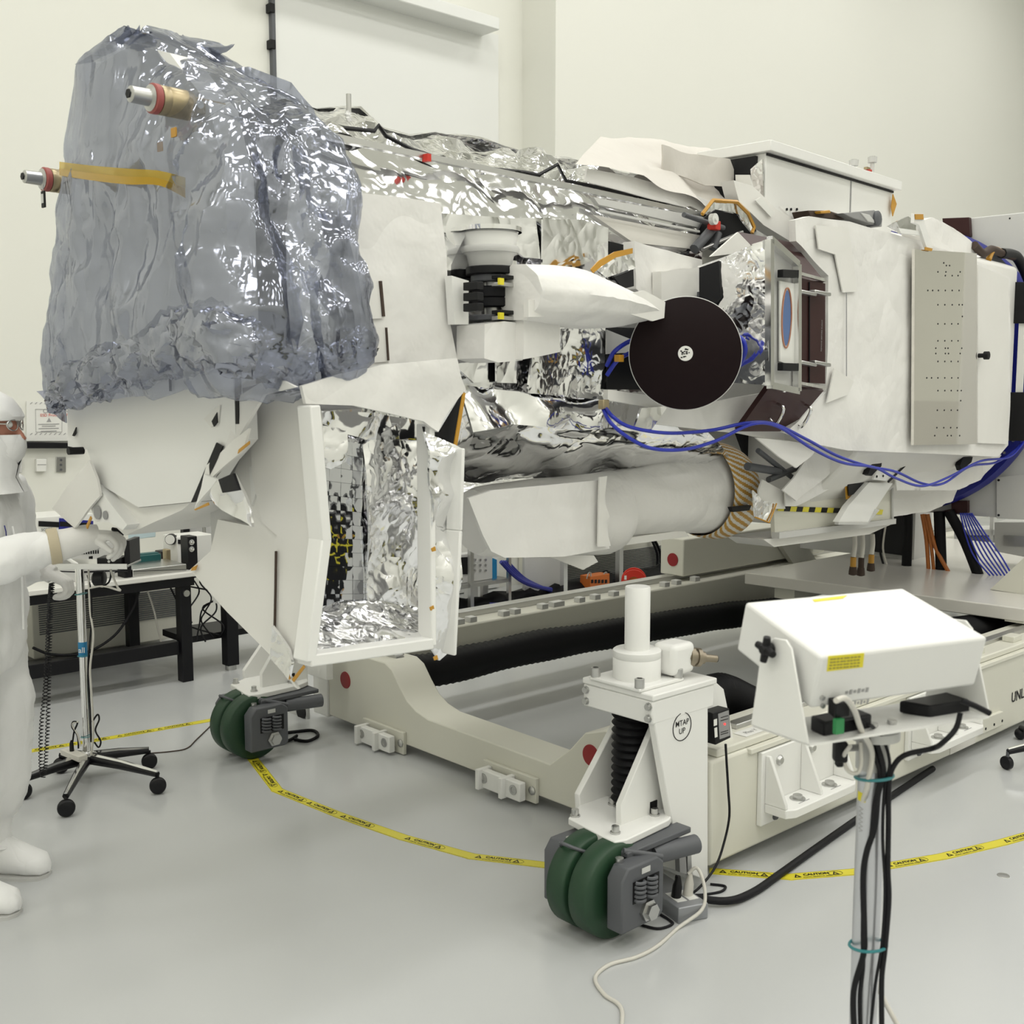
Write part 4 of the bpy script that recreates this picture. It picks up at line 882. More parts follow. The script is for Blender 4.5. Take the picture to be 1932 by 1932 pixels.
# ------------------------------------------------------------------ forward end plate and mirror box
SE = -5.5
pp('end_plate', [(128, 740), (250, 725), (440, 700), (445, 830), (410, 870), (362, 947), (262, 957), (186, 912), (165, 848), (128, 842)], SE, white, ax=0, amp=.003, thick=.05, h=.08, back=S.u*.07)
pp('end_body', [(150, 300), (420, 300), (440, 740), (130, 745)], SE+.04, blanket2, ax=0, amp=.01, h=.1, thick=.05)
MB(St).box((SE+.12, -.35, 1.6), (-2.3, .35, 2.3)).build('inner_structure', lgrey, sc)
MB().prism(PS(0, SE+.03, [(160, 170), (190, 120), (250, 82), (320, 100), (395, 200), (425, 330), (438, 700), (130, 730), (100, 600)]), S.u*.09).build('front_bulkhead', white, sc)
pp('gap_shade_sheet', [(408, 835), (420, 842), (375, 945), (360, 948)], SE-.01, ink, ax=0, amp=0, thick=.004); pp('gap_shade_sheet', [(443, 705), (449, 705), (450, 800), (444, 800)], SE-.0, ink, ax=0, amp=0, thick=.01)
for px in ([(399, 795), (409, 778), (410, 797), (403, 805)], [(136, 822), (143, 806), (142, 818), (139, 823)]): pp('vent_hole', px, SE-.008, ink, ax=0, amp=0, thick=.004)
MB().tube(PS(0, SE-.008, [(321, 712), (322, 738)]), .004, 5).build('slit', ink, sc)
pp('corner_tab', [(385, 790), (416, 764), (412, 800), (398, 806)], SE-.004, blanket2, ax=0, amp=.004, thick=.003)
q = S.pt(0, SE, 157, 850); MB().cyl(q, q-S.u*.05, .012).build('stud', ink, sc)
pp('corner_flap', [(168, 868), (184, 905), (190, 935), (142, 996), (97, 959)], SE-.03, blanket2, ax=0, amp=.01, seed=2)
pp('lower_wedge', [(188, 912), (262, 958), (362, 948), (345, 962), (235, 1010), (210, 985)], SE+.02, blanket2, ax=0, amp=.006, seed=3, thick=.06, back=S.u*.3)
ft = pp('foot_bracket', [(168, 912), (182, 915), (240, 990), (232, 1000), (205, 985), (180, 985), (166, 945)], SE-.02, white, ax=0, amp=.002, thick=.05)
for (x, y, r_) in ((171, 940, .02), (185, 967, .022), (200, 972, .014)):
    q = S.pt(0, SE-.022, x, y); MB().cyl(q, q-S.u*.004, r_, seg=16).build('bracket_hole', mgrey, sc, ft)
pp('amber_edge', [(162, 992), (170, 974), (172, 978), (164, 998)], SE-.03, amber, ax=0, amp=0, thick=.004)
# joint between end plate and fin
pp('joint_cover', [(452, 745), (470, 735), (520, 708), (560, 730), (500, 745), (470, 790), (440, 840), (425, 850)], SE+.0, blanket, ax=0, amp=.012, seed=5, thick=.01)
pp('joint_cover', [(440, 830), (470, 808), (458, 850), (420, 880), (400, 900), (386, 895), (390, 878)], SE-.01, blanket2, ax=0, amp=.006, seed=6)
pp('joint_cover', [(385, 895), (408, 905), (398, 920), (372, 950), (366, 962), (380, 920)], SE-.02, white, ax=0, amp=.004, seed=6)
pp('amber_edge', [(450, 848), (470, 832), (470, 838), (448, 856)], SE-.02, amber, ax=0, amp=0, thick=.003); pp('amber_edge', [(366, 961), (392, 948), (394, 953), (368, 963)], SE-.03, amber, ax=0, amp=0, thick=.003)
pp('foil_flap', [(400, 838), (425, 832), (418, 870), (388, 915), (372, 940), (362, 942), (385, 880)], SE+.01, foil, ax=0, amp=.03, seed=7, h=.025)
pp('foil_flap', [(410, 905), (440, 895), (455, 940), (470, 995), (430, 975), (400, 950), (392, 935)], SE-.03, foil2, ax=0, amp=.03, seed=8, h=.03)
pp('gap_shade_sheet', [(412, 905), (440, 893), (452, 925), (420, 930)], SE-.055, solid_dark, ax=0, amp=.003)
pp('gap_shade_sheet', [(448, 735), (500, 722), (520, 712), (512, 740), (470, 758), (452, 770)], SE+.03, mgrey, ax=0, amp=.01)
sF = S.loc(S.pt(1, .78, 590, 1000))[0]
pp('side_fin', [(500, 770), (522, 800), (524, 1020), (518, 1215), (519, 1245), (430, 1155), (358, 1075), (398, 1040), (412, 980), (470, 992), (455, 940), (440, 895), (470, 830)], sF, blanket2, ax=0, amp=.006, fr=3, seed=9, thick=.02, h=.06)
pp('fin_edge', [(470, 880), (478, 880), (486, 920), (475, 955)], sF-.005, white, ax=0, amp=.002)
pp('box_end_panel', [(470, 790), (505, 745), (575, 735), (590, 780), (606, 1020), (592, 1140), (572, 1250), (545, 1253), (521, 1190), (521, 1080), (512, 1040), (523, 1010), (495, 985), (478, 900)], sF-.012, blanket2, ax=0, amp=.004, fr=3, seed=10, thick=.03, h=.06)
MB().tube(PS(0, sF-.02, [(521, 1040), (520, 1110), (518, 1205)]), .004, 5).build('seam', rust, sc)
pp('amber_edge', [(362, 1071), (372, 1066), (368, 1076), (360, 1077)], sF-.01, amber, ax=0, amp=0, thick=.003)
pp('foil_flap', [(518, 1180), (545, 1225), (553, 1250), (550, 1282), (535, 1262), (517, 1240)], sF-.03, foil, ax=0, amp=.03, seed=11, h=.02); pp('amber_edge', [(550, 1282), (572, 1255), (575, 1259), (554, 1287)], sF-.03, amber, ax=0, amp=0, thick=.003)
pp('fin_tip', [(519, 1240), (553, 1284), (562, 1300), (556, 1296)], sF-.02, white, ax=0, amp=0)
# mirror box
NR, NF = .64, .86
pp('box_back_foil', [(590, 775), (700, 770), (800, 795), (808, 1000), (806, 1150), (700, 1148), (590, 1150)], NR, foil, amp=.03, seed=12, h=.03, fr=5)
mir_m = mat('mirror_tile', (.62, .63, .66), .035, 1)
def tiles():
    mb = MB(); P = PS(1, NR+.035, [(600, 823), (683, 838), (688, 1145), (588, 1148)])
    nx, ny = 4, 12; rr = random.Random(5)
    for j in range(ny):
        for i in range(nx):
            f = lambda u, v: (P[0].lerp(P[1], u)).lerp(P[3].lerp(P[2], u), v)
            u0, u1, v0, v1 = (i+.012)/nx, (i+.988)/nx, (j+.01)/ny, (j+.99)/ny
            c_ = [f(u0, v0), f(u1, v0), f(u1, v1), f(u0, v1)]
            tu = (rr.random()-.5)*.0006; g_ = 5
            vs = []; base = len(mb.v)
            for b_ in range(g_):
                for a_ in range(g_):
                    p = c_[0].lerp(c_[1], a_/(g_-1)).lerp(c_[3].lerp(c_[2], a_/(g_-1)), b_/(g_-1))
                    vs.append(p+S.n*(.004+.0005*math.sin(a_*1.6+j+i)*math.cos(b_*1.3+j)+tu*(a_-2)))
            mb.add(vs, [(b_*g_+a_, b_*g_+a_+1, (b_+1)*g_+a_+1, (b_+1)*g_+a_) for b_ in range(g_-1) for a_ in range(g_-1)], 0, True)
    mb.prism([p-S.n*.006 for p in P], S.n*.006, 1)
    mb.build('mirror_tiles', [mir_m, ink], sc)
tiles()
pp('inner_foil', [(688, 840), (745, 800), (800, 800), (806, 1150), (745, 1150), (692, 1140)], NR+.045, foil, amp=.045, seed=13, h=.028, fr=6)
pp('inner_foil', [(588, 800), (650, 808), (648, 870), (620, 885), (592, 875)], NR+.06, foil, amp=.03, seed=14, h=.02, fr=9)
pp('inner_foil', [(590, 775), (700, 778), (796, 796), (796, 830), (690, 830), (600, 805)], NR+.05, foil2, amp=.03, seed=15, h=.02, fr=8)
lip = [(590, 1138, NR+.03), (700, 1138, NR+.05), (806, 1146, NR+.05), (790, 1215, NF), (690, 1228, NF), (576, 1240, NF)]
pp('lower_foil_shelf', lip, NF, foil, amp=.02, seed=16, h=.025, fr=8)
fr_ = [(566, 762, NF), (590, 770, NF), (606, 1020, NF), (591, 1150, NF), (576, 1236, NF), (790, 1208, NF), (793, 1218, NF), (574, 1253, NF)]
def strip(name, p0, p1, n0, n1, w, m=white, d=.03):
    a, b = S.pt(1, n0, *p0), S.pt(1, n1, *p1); ax_ = (b-a); e_ = ax_.cross(S.n).normalized()
    return MB().obox((a+b)/2, ax_*.5, S.n*d, e_*w).build(name, m, sc, bevel=.004)
strip('frame_edge', (582, 765), (604, 1020), NF, NF, .016); strip('frame_edge', (604, 1015), (574, 1246), NF, NF, .016); strip('frame_edge', (574, 1244), (806, 1212), NF, NF, .016)
strip('frame_edge', (803, 800), (806, 1216), NF-.06, NF, .010)
pp('foil_flap', [(806, 815), (862, 846), (858, 1000), (846, 1232), (832, 1247), (812, 1225), (806, 1100)], NF-.02, foil, amp=.05, seed=17, h=.028, fr=7)
pp('gap_shade_sheet', [(800, 805), (830, 815), (876, 738), (866, 800), (858, 842), (806, 840)], NF-.05, solid_dark, amp=.006)
pp('amber_edge', [(874, 740), (879, 742), (862, 845), (856, 845)], NF-.02, amber, amp=0, thick=.004)
strip('flap_edge', (862, 845), (857, 1000), NF, NF, .006); strip('flap_edge', (857, 1000), (846, 1234), NF, NF, .006)
for (x, y) in ((818, 1035), (815, 1146), (822, 1240)): pp('amber_dot', [(x-4, y), (x+3, y-4), (x+5, y+4), (x-2, y+6)], NF+.02, amber, amp=0, thick=.003)
MB(St).box((sF+.05, .2, 1.1), (sF+.42, NR-.03, 1.7)).build('box_core', lgrey, sc)
# ------------------------------------------------------------------ lifting lugs through the bag
def lug(name, label, tip, root_, n_tip, rr_, parent):
    a = S.pt(0, SE-.52, *tip) if False else S.pt(0, n_tip, *tip)
    return a
def make_lug(tip_px, s_tip, r_, L):
    a = S.pt(0, s_tip, *tip_px); u = S.u
    MB().lathe(a, u, [(-.005, r_*.3), (0, r_*.55), (.05, r_*.58), (.055, r_*.9)], 20).build('lug_tip', steel, sc)
    MB().cyl(a-u*.008, a-u*.002, r_*.32, seg=6).build('lug_socket', ink, sc)
    MB().lathe(a, u, [(.055, r_*.8), (.06, r_*1.02), (.075, r_*1.02), (.078, r_*.9)], 24).build('red_washer', mat('dull_red', (.36, .09, .08), .5), sc)
    MB().lathe(a, u, [(.078, r_*.98), (.082, r_), (.1, r_), (.102, r_*.95), (.106, r_), (.17, r_), (.175, r_*.9)], 24).build('lug_collar', brass, sc)
    MB().obox(a+u*.2+S.n*0, u*.07, S.n*r_*.75, ZUP*r_*.55).build('lug_clamp', brass, sc, bevel=.004)
    MB().cyl(a+u*.18-u*.0+S.n*r_*.75, a+u*.18+S.n*(r_*.75+.012), r_*.3).build('lug_bolt', chrome, sc)
    MB().lathe(a, u, [(.22, r_*.6), (L, r_*.62)], 20).build('lug_shaft', steel, sc)
    return a
l1 = make_lug((246, 177), -5.673, .0385, .3)
l2 = make_lug((46, 333), -5.597, .037, .3)
tgr = S.pt(0, -5.56, 82, 376)
tgo = thing('tag', 'small black tag hanging from the lower left lifting lug', 'tag', tgr)
MB().obox(tgr, S.n*.012, ZUP*.026, S.u*.003).build('card', ink, tgo, bevel=.002); MB().obox(tgr-S.u*.0035+ZUP*.002, S.n*.007, ZUP*.014, S.u*.0006).build('print', lgrey, tgo)
MB().tube([tgr+ZUP*.026, tgr+ZUP*.045+S.n*.003], .0015, 4).build('wire', steel, tgo)
# ------------------------------------------------------------------ the bag
bg = thing('plastic_bag', 'crinkled grey-blue static shielding bag tied over the forward end of the satellite', 'bag', S.w(-5.4, 0, 1.75))
sL = -5.525
rowsd = [((118, 768), (440, 716), (612, 700), .70, .66),
         ((116, 700), (441, 690), (638, 655), .76, .72),
         ((116, 610), (442, 600), (638, 612), .78, .74),
         ((124, 480), (440, 480), (634, 495), .76, .72),
         ((124, 370), (434, 370), (634, 400), .72, .70),
         ((134, 255), (420, 270), (592, 268), .66, .62),
         ((144, 160), (395, 195), (545, 185), .52, .40),
         ((150, 122), (350, 145), (460, 140), .36, .15),
         ((190, 92), (300, 95), (400, 108), .20, .02),
         ((240, 56), (270, 62), (350, 84), .06, -.02)]
rows = []
for (l, c_, r_, nc, nr_) in rowsd:
    Lp = S.pt(0, sL, *l); Rp = S.pt(1, nr_, *r_)
    Cp = S.pt(1, nc, *c_)
    Ls, Ln, Lz = S.loc(Lp); Rs, Rn, Rz = S.loc(Rp)
    Lb = S.w(Ls+.25, Ln-.04, Lz); Rb = S.w(max(Rs, Ls+.35), Ln+.02, (Lz+Rz)/2)
    M1_ = Lp.lerp(Cp, .5)-S.u*.02; M2_ = Cp.lerp(Rp, .5)+S.n*.03
    rows.append(smooth_path([Lp, M1_, Cp-S.u*.0, M2_, Rp, Rb, Lb], 5, True))
hub = S.pt(1, .62, 400, 205)
def fold(p, u, v):
    d = p-hub; e = S.loc(p)
    side = e[1] > .55 or e[0] > -5.45
    ang = math.atan2(d.z, d.dot(S.n)+d.dot(S.u)*.6); rad_ = d.length
    k = 1.0 if side else .55
    f1 = ridged(V((ang*3.2, rad_*.5, 3)))*.035*min(1, rad_*1.6)
    f2 = ridged(V((p.x*2.6, p.y*2.6, p.z*1.0)))*.028
    f3 = noise.noise(p*9)*.008+ridged(p*13)*.005
    low = max(0, 1-(p.z-1.72)/.35)
    q_ = V((p.x*4, p.y*4, p.z*2.2))+noise.noise_vector(p*1.6)*.5
    d1 = noise.voronoi(q_)[0]; d2 = noise.voronoi(q_*2.3+V((5, 1, 2)))[0]
    f3 = f3*.6+(.032*(1-min(1, (d1[1]-d1[0])*1.6))-.012)*(1.1 if side else .7)+(.011*(1-min(1, (d2[1]-d2[0])*1.6))-.004)
    tp_ = min(1, max(.25, (2.62-p.z)/.25))
    return ((f1*1.3+f2*1.3-.035)*k+f3*(1+1.2*k)+low*ridged(V((u*26, p.z*5, 2)))*.02)*tp_
b = MB(); b.skin(rows, 190, 16, jit=.35, closed=True, seed=6, sm=True, dispfn=fold)
nu = 190; top = b.v[-nu:]
b.add(top, [tuple(range(nu))])
b.build('film', bagm, bg)
# seam fins at the crown and at the left shoulder
b = MB(); b.patch(PS(0, sL+.05, [(144, 122), (200, 88), (243, 48), (249, 64), (215, 95), (170, 118)]), .03, .012, 8, .004, .5, 3); b.build('crown_seam', bagm, bg)
b = MB(); b.patch([S.pt(0, sL+.02, 250, 66), S.pt(0, sL+.02, 263, 49), S.pt(1, .02, 300, 64), S.pt(1, .02, 400, 92), S.pt(1, .1, 440, 116), S.pt(1, .2, 390, 112)], .03, .008, 8, .004, .5, 5); b.build('crown_seam', bagm, bg)
b = MB(); b.patch(PS(1, .3, [(440, 130), (468, 126), (548, 156), (590, 205), (610, 262), (590, 258), (550, 190)]), .03, .01, 8, .004, .5, 6); b.build('crown_seam', bagm, bg)
# rolled hem
hp_ = [(97, 762, 16, 0), (130, 735, 30, 0), (175, 712, 36, 0), (235, 690, 38, 0), (300, 664, 44, 0), (370, 642, 54, 0), (425, 645, 50, 1), (480, 668, 42, 1), (540, 690, 34, 1), (600, 692, 30, 1), (655, 675, 28, 1), (694, 640, 22, 1)]
P = []; rd_ = []
for x, y, r_, sd in hp_:
    P.append(S.pt(1, .80, x, y) if sd else S.pt(0, sL-.075, x, y)); rd_.append(r_*(P[-1].y)/2112)
Ps = smooth_path(P, 8); rs = [x.x for x in smooth_path([V((q, 0, 0)) for q in rd_], 8)]
b = MB(); rings = []
for i, (p, r_) in enumerate(zip(Ps, rs)):
    d = (Ps[min(len(Ps)-1, i+1)]-Ps[max(0, i-1)]).normalized(); e1 = ZUP-d*ZUP.dot(d); e1.normalize(); e2 = d.cross(e1); rg = []
    for k in range(40):
        a_ = 2*math.pi*k/40; o_ = e1*math.cos(a_)+e2*math.sin(a_)*.7
        q = p+o_*r_
        tw_ = a_+i*.16
        f_ = 1+.30*ridged(V((math.cos(tw_)*1.6, math.sin(tw_)*1.6, i*.10)))+.14*noise.noise(q*14)+.10*ridged(q*26)+.1*math.sin(i*.75)
        rg.append(p+o_*r_*f_)
    rings.append(rg)
rq = random.Random(4)
rings = [[q+V((rq.random()-.5, rq.random()-.5, rq.random()-.5))*.012 for q in r_] for r_ in rings]
b.loft(rings, True, True, sm=True); b.build('rolled_hem', hemm, bg)
b = MB(); b.patch(PS(0, sL-.03, [(72, 738), (95, 735), (112, 745), (125, 760), (125, 798), (105, 785), (88, 760)]), .02, .012, 12, .004, .5, 9); b.build('hem_tail', bagm, bg)
# amber tape round the bag
tp_ = []
for yo in (0, 1):
    tp_.append([S.pt(0, sL-.012-.0*yo, x, y+(26 if yo else 0)*(1-.0*x)) for x, y in ((112, 306), (170, 312), (240, 318), (300, 322), (350, 340))])
tm_ = mat('clear_amber_tape', (.55, .36, .03), .25)
nt = tm_.node_tree; tr_n = nt.nodes.new('ShaderNodeBsdfTransparent'); tr_n.inputs[0].default_value = (.9, .75, .3, 1); mxn = nt.nodes.new('ShaderNodeMixShader'); mxn.inputs[0].default_value = .65
nt.links.new(tr_n.outputs[0], mxn.inputs[1]); nt.links.new(nt.nodes['Principled BSDF'].outputs[0], mxn.inputs[2]); nt.links.new(mxn.outputs[0], nt.nodes['Material Output'].inputs[0])
b = MB()
f_ = lambda x, y: S.pt(0, sL-.05-.06*max(0, math.sin((x-112)/240*math.pi)), x, y)
up = [f_(x, y) for x, y in ((112, 305), (170, 312), (240, 318), (300, 322), (350, 335))]; lo = [f_(x, y) for x, y in ((112, 331), (170, 340), (240, 348), (300, 350), (350, 374))]
mid = [a.lerp(c_, .5) for a, c_ in zip(up, lo)]
b.loft([smooth_path(up, 5), smooth_path(mid, 5)], False, False, 0); b.loft([smooth_path([p-S.u*.001 for p in mid], 5), smooth_path(lo, 5)], False, False, 1)
tm2 = mat('dense_amber_tape', (.45, .27, .01), .25)
b.build('amber_tape', [tm_, tm2], bg)
for x, y in ((328, 250), (302, 277)): q = S.pt(0, sL-.06, x, y); MB().obox(q, S.n*.012, ZUP*.012, S.u*.002).build('amber_dot', amber, bg)
# ------------------------------------------------------------------ blue test cables
def bc(label, P, r_=.0065): 
    return cable('test_cable', label, [S.pt(1, n_, x, y) for x, y, n_ in P], r_, bluec, n=8, group='blue test cables')
bc('upper blue cable draped from the disc side across the maroon cover to the aft ring', [(1137, 760, .82), (1155, 785, .9), (1190, 806, .92), (1260, 817, .92), (1340, 812, .92), (1410, 798, 1.0), (1460, 800, 1.0), (1520, 828, .98), (1580, 860, .95), (1640, 880, .92), (1690, 890, .9), (1740, 912, .88), (1780, 912, .88), (1830, 880, .85), (1880, 872, .82), (1920, 845, .80), (1945, 815, .8)])
bc('lower blue cable sagging under the disc and looping below the bus skirt', [(1134, 762, .82), (1150, 795, .9), (1185, 825, .93), (1230, 846, .94), (1290, 848, .94), (1350, 832, .95), (1420, 800, 1.02), (1470, 806, 1.02), (1530, 845, 1.0), (1590, 873, .97), (1650, 882, .94), (1690, 902, .92), (1740, 917, .9), (1790, 900, .88), (1850, 870, .86), (1905, 862, .83), (1935, 830, .82)])
bc('short blue lead curving in the dark bay left of the disc', [(1145, 690, .76), (1158, 665, .80), (1180, 648, .82), (1200, 640, .85)], .008)
bc('second short blue lead with amber plug left of the disc', [(1145, 708, .76), (1165, 680, .80), (1190, 665, .83)], .008)
bc('blue loop showing at the right rim of the disc', [(1385, 630, 1.0), (1402, 642, 1.05), (1406, 665, 1.05), (1395, 690, 1.0)], .008)
q = S.pt(1, .82, 1168, 676); tag(MB().obox(q, S.u*.014, S.n*.01, ZUP*.012).build('plug', amber), 'small amber plug on the lead left of the dark disc', 'plug')
q = S.pt(1, .85, 1139, 763); tag(MB().obox(q, S.u*.016, S.n*.012, ZUP*.016).build('plug', brass, bevel=.003), 'brass plug where the two long blue cables start below the foil', 'plug')
# ------------------------------------------------------------------ cables hanging below the fixture
for k, (P, m_, r_, lab) in enumerate((
    ([(1713, 965), (1712, 1020), (1710, 1076)], hosem, .034, 'thick black hose hanging straight under the fixture, leftmost of three'),
    ([(1772, 965), (1774, 1020), (1776, 1080)], hosem, .038, 'thick black hose hanging straight between the orange cables'),
    ([(1790, 965), (1820, 1020), (1846, 1085)], hosem, .036, 'thick black hose slanting down to the right under the fixture'),
    ([(1740, 970), (1748, 1020), (1752, 1078)], orangec, .014, 'orange cable hanging left of the middle black hose'),
    ([(1750, 970), (1764, 1030), (1790, 1080)], orangec, .014, 'orange cable slanting across the middle black hose'),
    ([(1744, 970), (1756, 1025), (1762, 1079)], orangec, .012, 'thinner orange cable between the hanging hoses'),
    ([(1670, 975), (1660, 1030), (1668, 1070)], rubber, .008, 'thin dark cable hanging beside the capped connectors'),
    ([(1672, 985), (1666, 1035), (1676, 1072)], whitec, .007, 'thin white cable hanging beside the capped connectors'))):
    cable('hanging_hose' if r_ > .02 else 'hanging_cable', lab, [S.pt(0, .06 if r_ > .02 else .03, *p) for p in P], r_, m_, 'hose' if r_ > .02 else 'cable')
for k in range(7):
    x0 = 1812+k*3.5
    cable('blue_cable', ['first', 'second', 'third', 'fourth', 'fifth', 'sixth', 'last'][k]+' from the left of the thin blue cables fanning out below the fixture', [S.pt(0, .02, x0, 968), S.pt(0, .02, x0+10+k*3, 1010), S.pt(0, .02, x0+26+5*k, 1050), S.pt(0, .02, 1868+k*7, 1086)], .0055, bluec, group='blue cables below the fixture')
tag(MB().prism(PS(0, .30, [(1643, 950), (1702, 950), (1702, 1048), (1643, 1040)]), S.u*.03).build('dark_cabinet', solid_dark), 'dark cabinet side seen behind the capped connectors', 'cabinet')
a = thing('blue_stool', 'small blue topped stand behind the hanging hoses', 'stool', S.pt(0, 1.0, 1740, 1080)); MB().prism(PS(0, 1.0, [(1716, 1032), (1760, 1030), (1760, 1046), (1716, 1048)]), S.u*.2).build('seat', cblue, a, bevel=.01); p0, p1 = PS(0, 1.1, [(1728, 1046), (1728, 1085)]); MB().cyl(p0, V((p1.x, p1.y, 0)), .02).build('post', steel, a)
bt = S.pt(1, -1.6, 1523, 1045); wj = thing('water_bottle', 'white bottle with dark blue cap behind the beam under the tray', 'bottle', bt-ZUP*.2)
MB().lathe(bt-ZUP*.2, ZUP, [(0, .07), (.02, .075), (.22, .075), (.25, .05)], 20).build('body', sign, wj); MB().lathe(bt+ZUP*.05, ZUP, [(0, .05), (.03, .05)], 16).build('cap', bluep, wj)
rk2 = thing('equipment_rack', 'pale grey open rack with shelves behind the blue cable fan', 'rack', S.w(1.9, .4, .0))
for (y0_, y1_) in ((1000, 1010), (1040, 1050)): MB().prism(PS(0, 1.9, [(1800, y0_), (1990, y0_-2), (1990, y1_), (1800, y1_)]), S.u*.4).build('shelf', lgrey, rk2)
for x_ in (1802, 1868, 1930):
    a, b = PS(0, 1.9, [(x_, 975), (x_+7, 975)]); MB().prism([a, b, V((b.x, b.y, 0)), V((a.x, a.y, 0))], S.u*.05).build('post', lgrey, rk2)
MB().prism(PS(0, 1.95, [(1810, 1012), (1862, 1012), (1862, 1040), (1810, 1040)]), S.u*.2).build('drawer', mgrey, rk2)
# chain
ch = MB()
a, b = S.pt(0, .5, 1729, 965), S.pt(0, .5, 1731, 1030)
for k in range(14):
    c_ = a.lerp(b, k/13); e_ = S.n if k % 2 else S.u
    ch.tube([c_+e_*.012*math.cos(t_)+ZUP*.02*math.sin(t_) for t_ in [2*math.pi*i/10 for i in range(10)]], .004, 5, closed=True)
tag(ch.build('chain', dgrey), 'dark link chain hanging between the black hoses', 'chain')
# ------------------------------------------------------------------ wheeled dolly
dl = thing('transport_dolly', 'cream steel dolly frame with white jack towers and green casters under the spacecraft', 'dolly', D.w(.5, -1.2, 0))
def db(name, a, b, m, bevel=.006, parent=None, label=None): return MB(Dt).box(a, b).build(name, m, dl, parent, bevel=bevel, label=label)
ZT = .47
nb_ = MB(Dt).box((0, -.24, .05), (7, 0, ZT-.03)).build('near_beam', cream, dl, bevel=.012)
db('beam_cap', (.05, -.25, ZT-.03), (7, -.01, ZT), cream)
db('beam_step', (.22, -.02, ZT-.05), (7, .015, ZT-.03), cream, .003)
db('guide_rail', (.3, -.16, ZT), (7, -.11, ZT+.02), steel, .003)
for k in range(12): db('rail_block', (.45+k*.42, -.10, ZT), (.55+k*.42, -.04, ZT+.03), cream, .003)
db('far_beam', (.05, -2.5, .2), (7, -2.28, ZT), cream, .012)
db('guide_rail', (.1, -2.5, ZT), (7, -2.42, ZT+.035), steel, .003)
for x in (870, 893, 955, 976, 1028, 1050, 1098, 1127, 1162, 1258, 1280, 1315):
    q = D.loc(D.pt(1, -2.3, x, 1180-(x-870)*.18)); db('rail_block', (q[0]-.03, -2.34, ZT), (q[0]+(.06 if x in (1050,) else .02), -2.29, ZT+.03), lgrey, .002)
cbp = [(-2.6, .05), (-2.6, .42), (-2.02, .425), (-1.96, .40), (-1.90, .33), (-1.84, .27), (-1.77, .235), (-1.68, .215), (-.86, .205), (-.74, .30), (-.66, .385), (-.55, .42), (-.24, .42), (-.24, .05)]
MB(Dt).prism([(.04, t_, z_) for t_, z_ in cbp], (.20, 0, 0)).build('cross_beam', cream, dl, bevel=.006)
MB(Dt).prism([(.03, t_, z_) for t_, z_ in ((-2.66, .04), (-2.66, .46), (-2.52, .46), (-2.52, .04))], (.24, 0, 0)).build('end_post', white, dl, bevel=.006)
for px in ((652, 1283), (1115, 1425)):
    q = D.loc(D.pt(0, .04, *px)); MB(Dt).lathe((q[0]-.004, q[1], q[2]), (1, 0, 0), [(0, .043), (.01, .046)], 28).build('end_cap', redp, dl)
def hole_plate(px_c, root): pass
for cx, cy in ((728, 1387), (966, 1472)):
    q = D.loc(D.pt(0, .04, cx, cy)); c_ = q[1]; z_ = q[2]
    bp_ = MB(Dt).box((.02, c_-.17, z_-.055), (.04, c_+.17, z_+.055)).build('clevis_plate', cream, dl, bevel=.003)
    for o_ in (-.13, .02):
        MB(Dt).box((-.06, c_+o_, z_-.05), (.02, c_+o_+.022, z_+.04)).build('clevis_lug', white, dl, bp_, bevel=.003)
    MB(Dt).box((-.035, c_-.13, z_-.045), (-.0, c_+.13, z_+.035)).build('clevis_block', white, dl, bp_, bevel=.004)
    for o_ in (-.1, .09): MB(Dt).lathe((-.036, c_+o_, z_), (-1, 0, 0), [(0, .022), (.003, .022), (.003, .012), (-.004, .012), (-.004, 0)], 18).build('pin_hole', steel, dl, bp_)
    MB(Dt).lathe((.02, c_+.15, z_), (-1, 0, 0), [(0, .02), (.006, .02), (.012, .012)], 8).build('bolt', steel, dl, bp_)
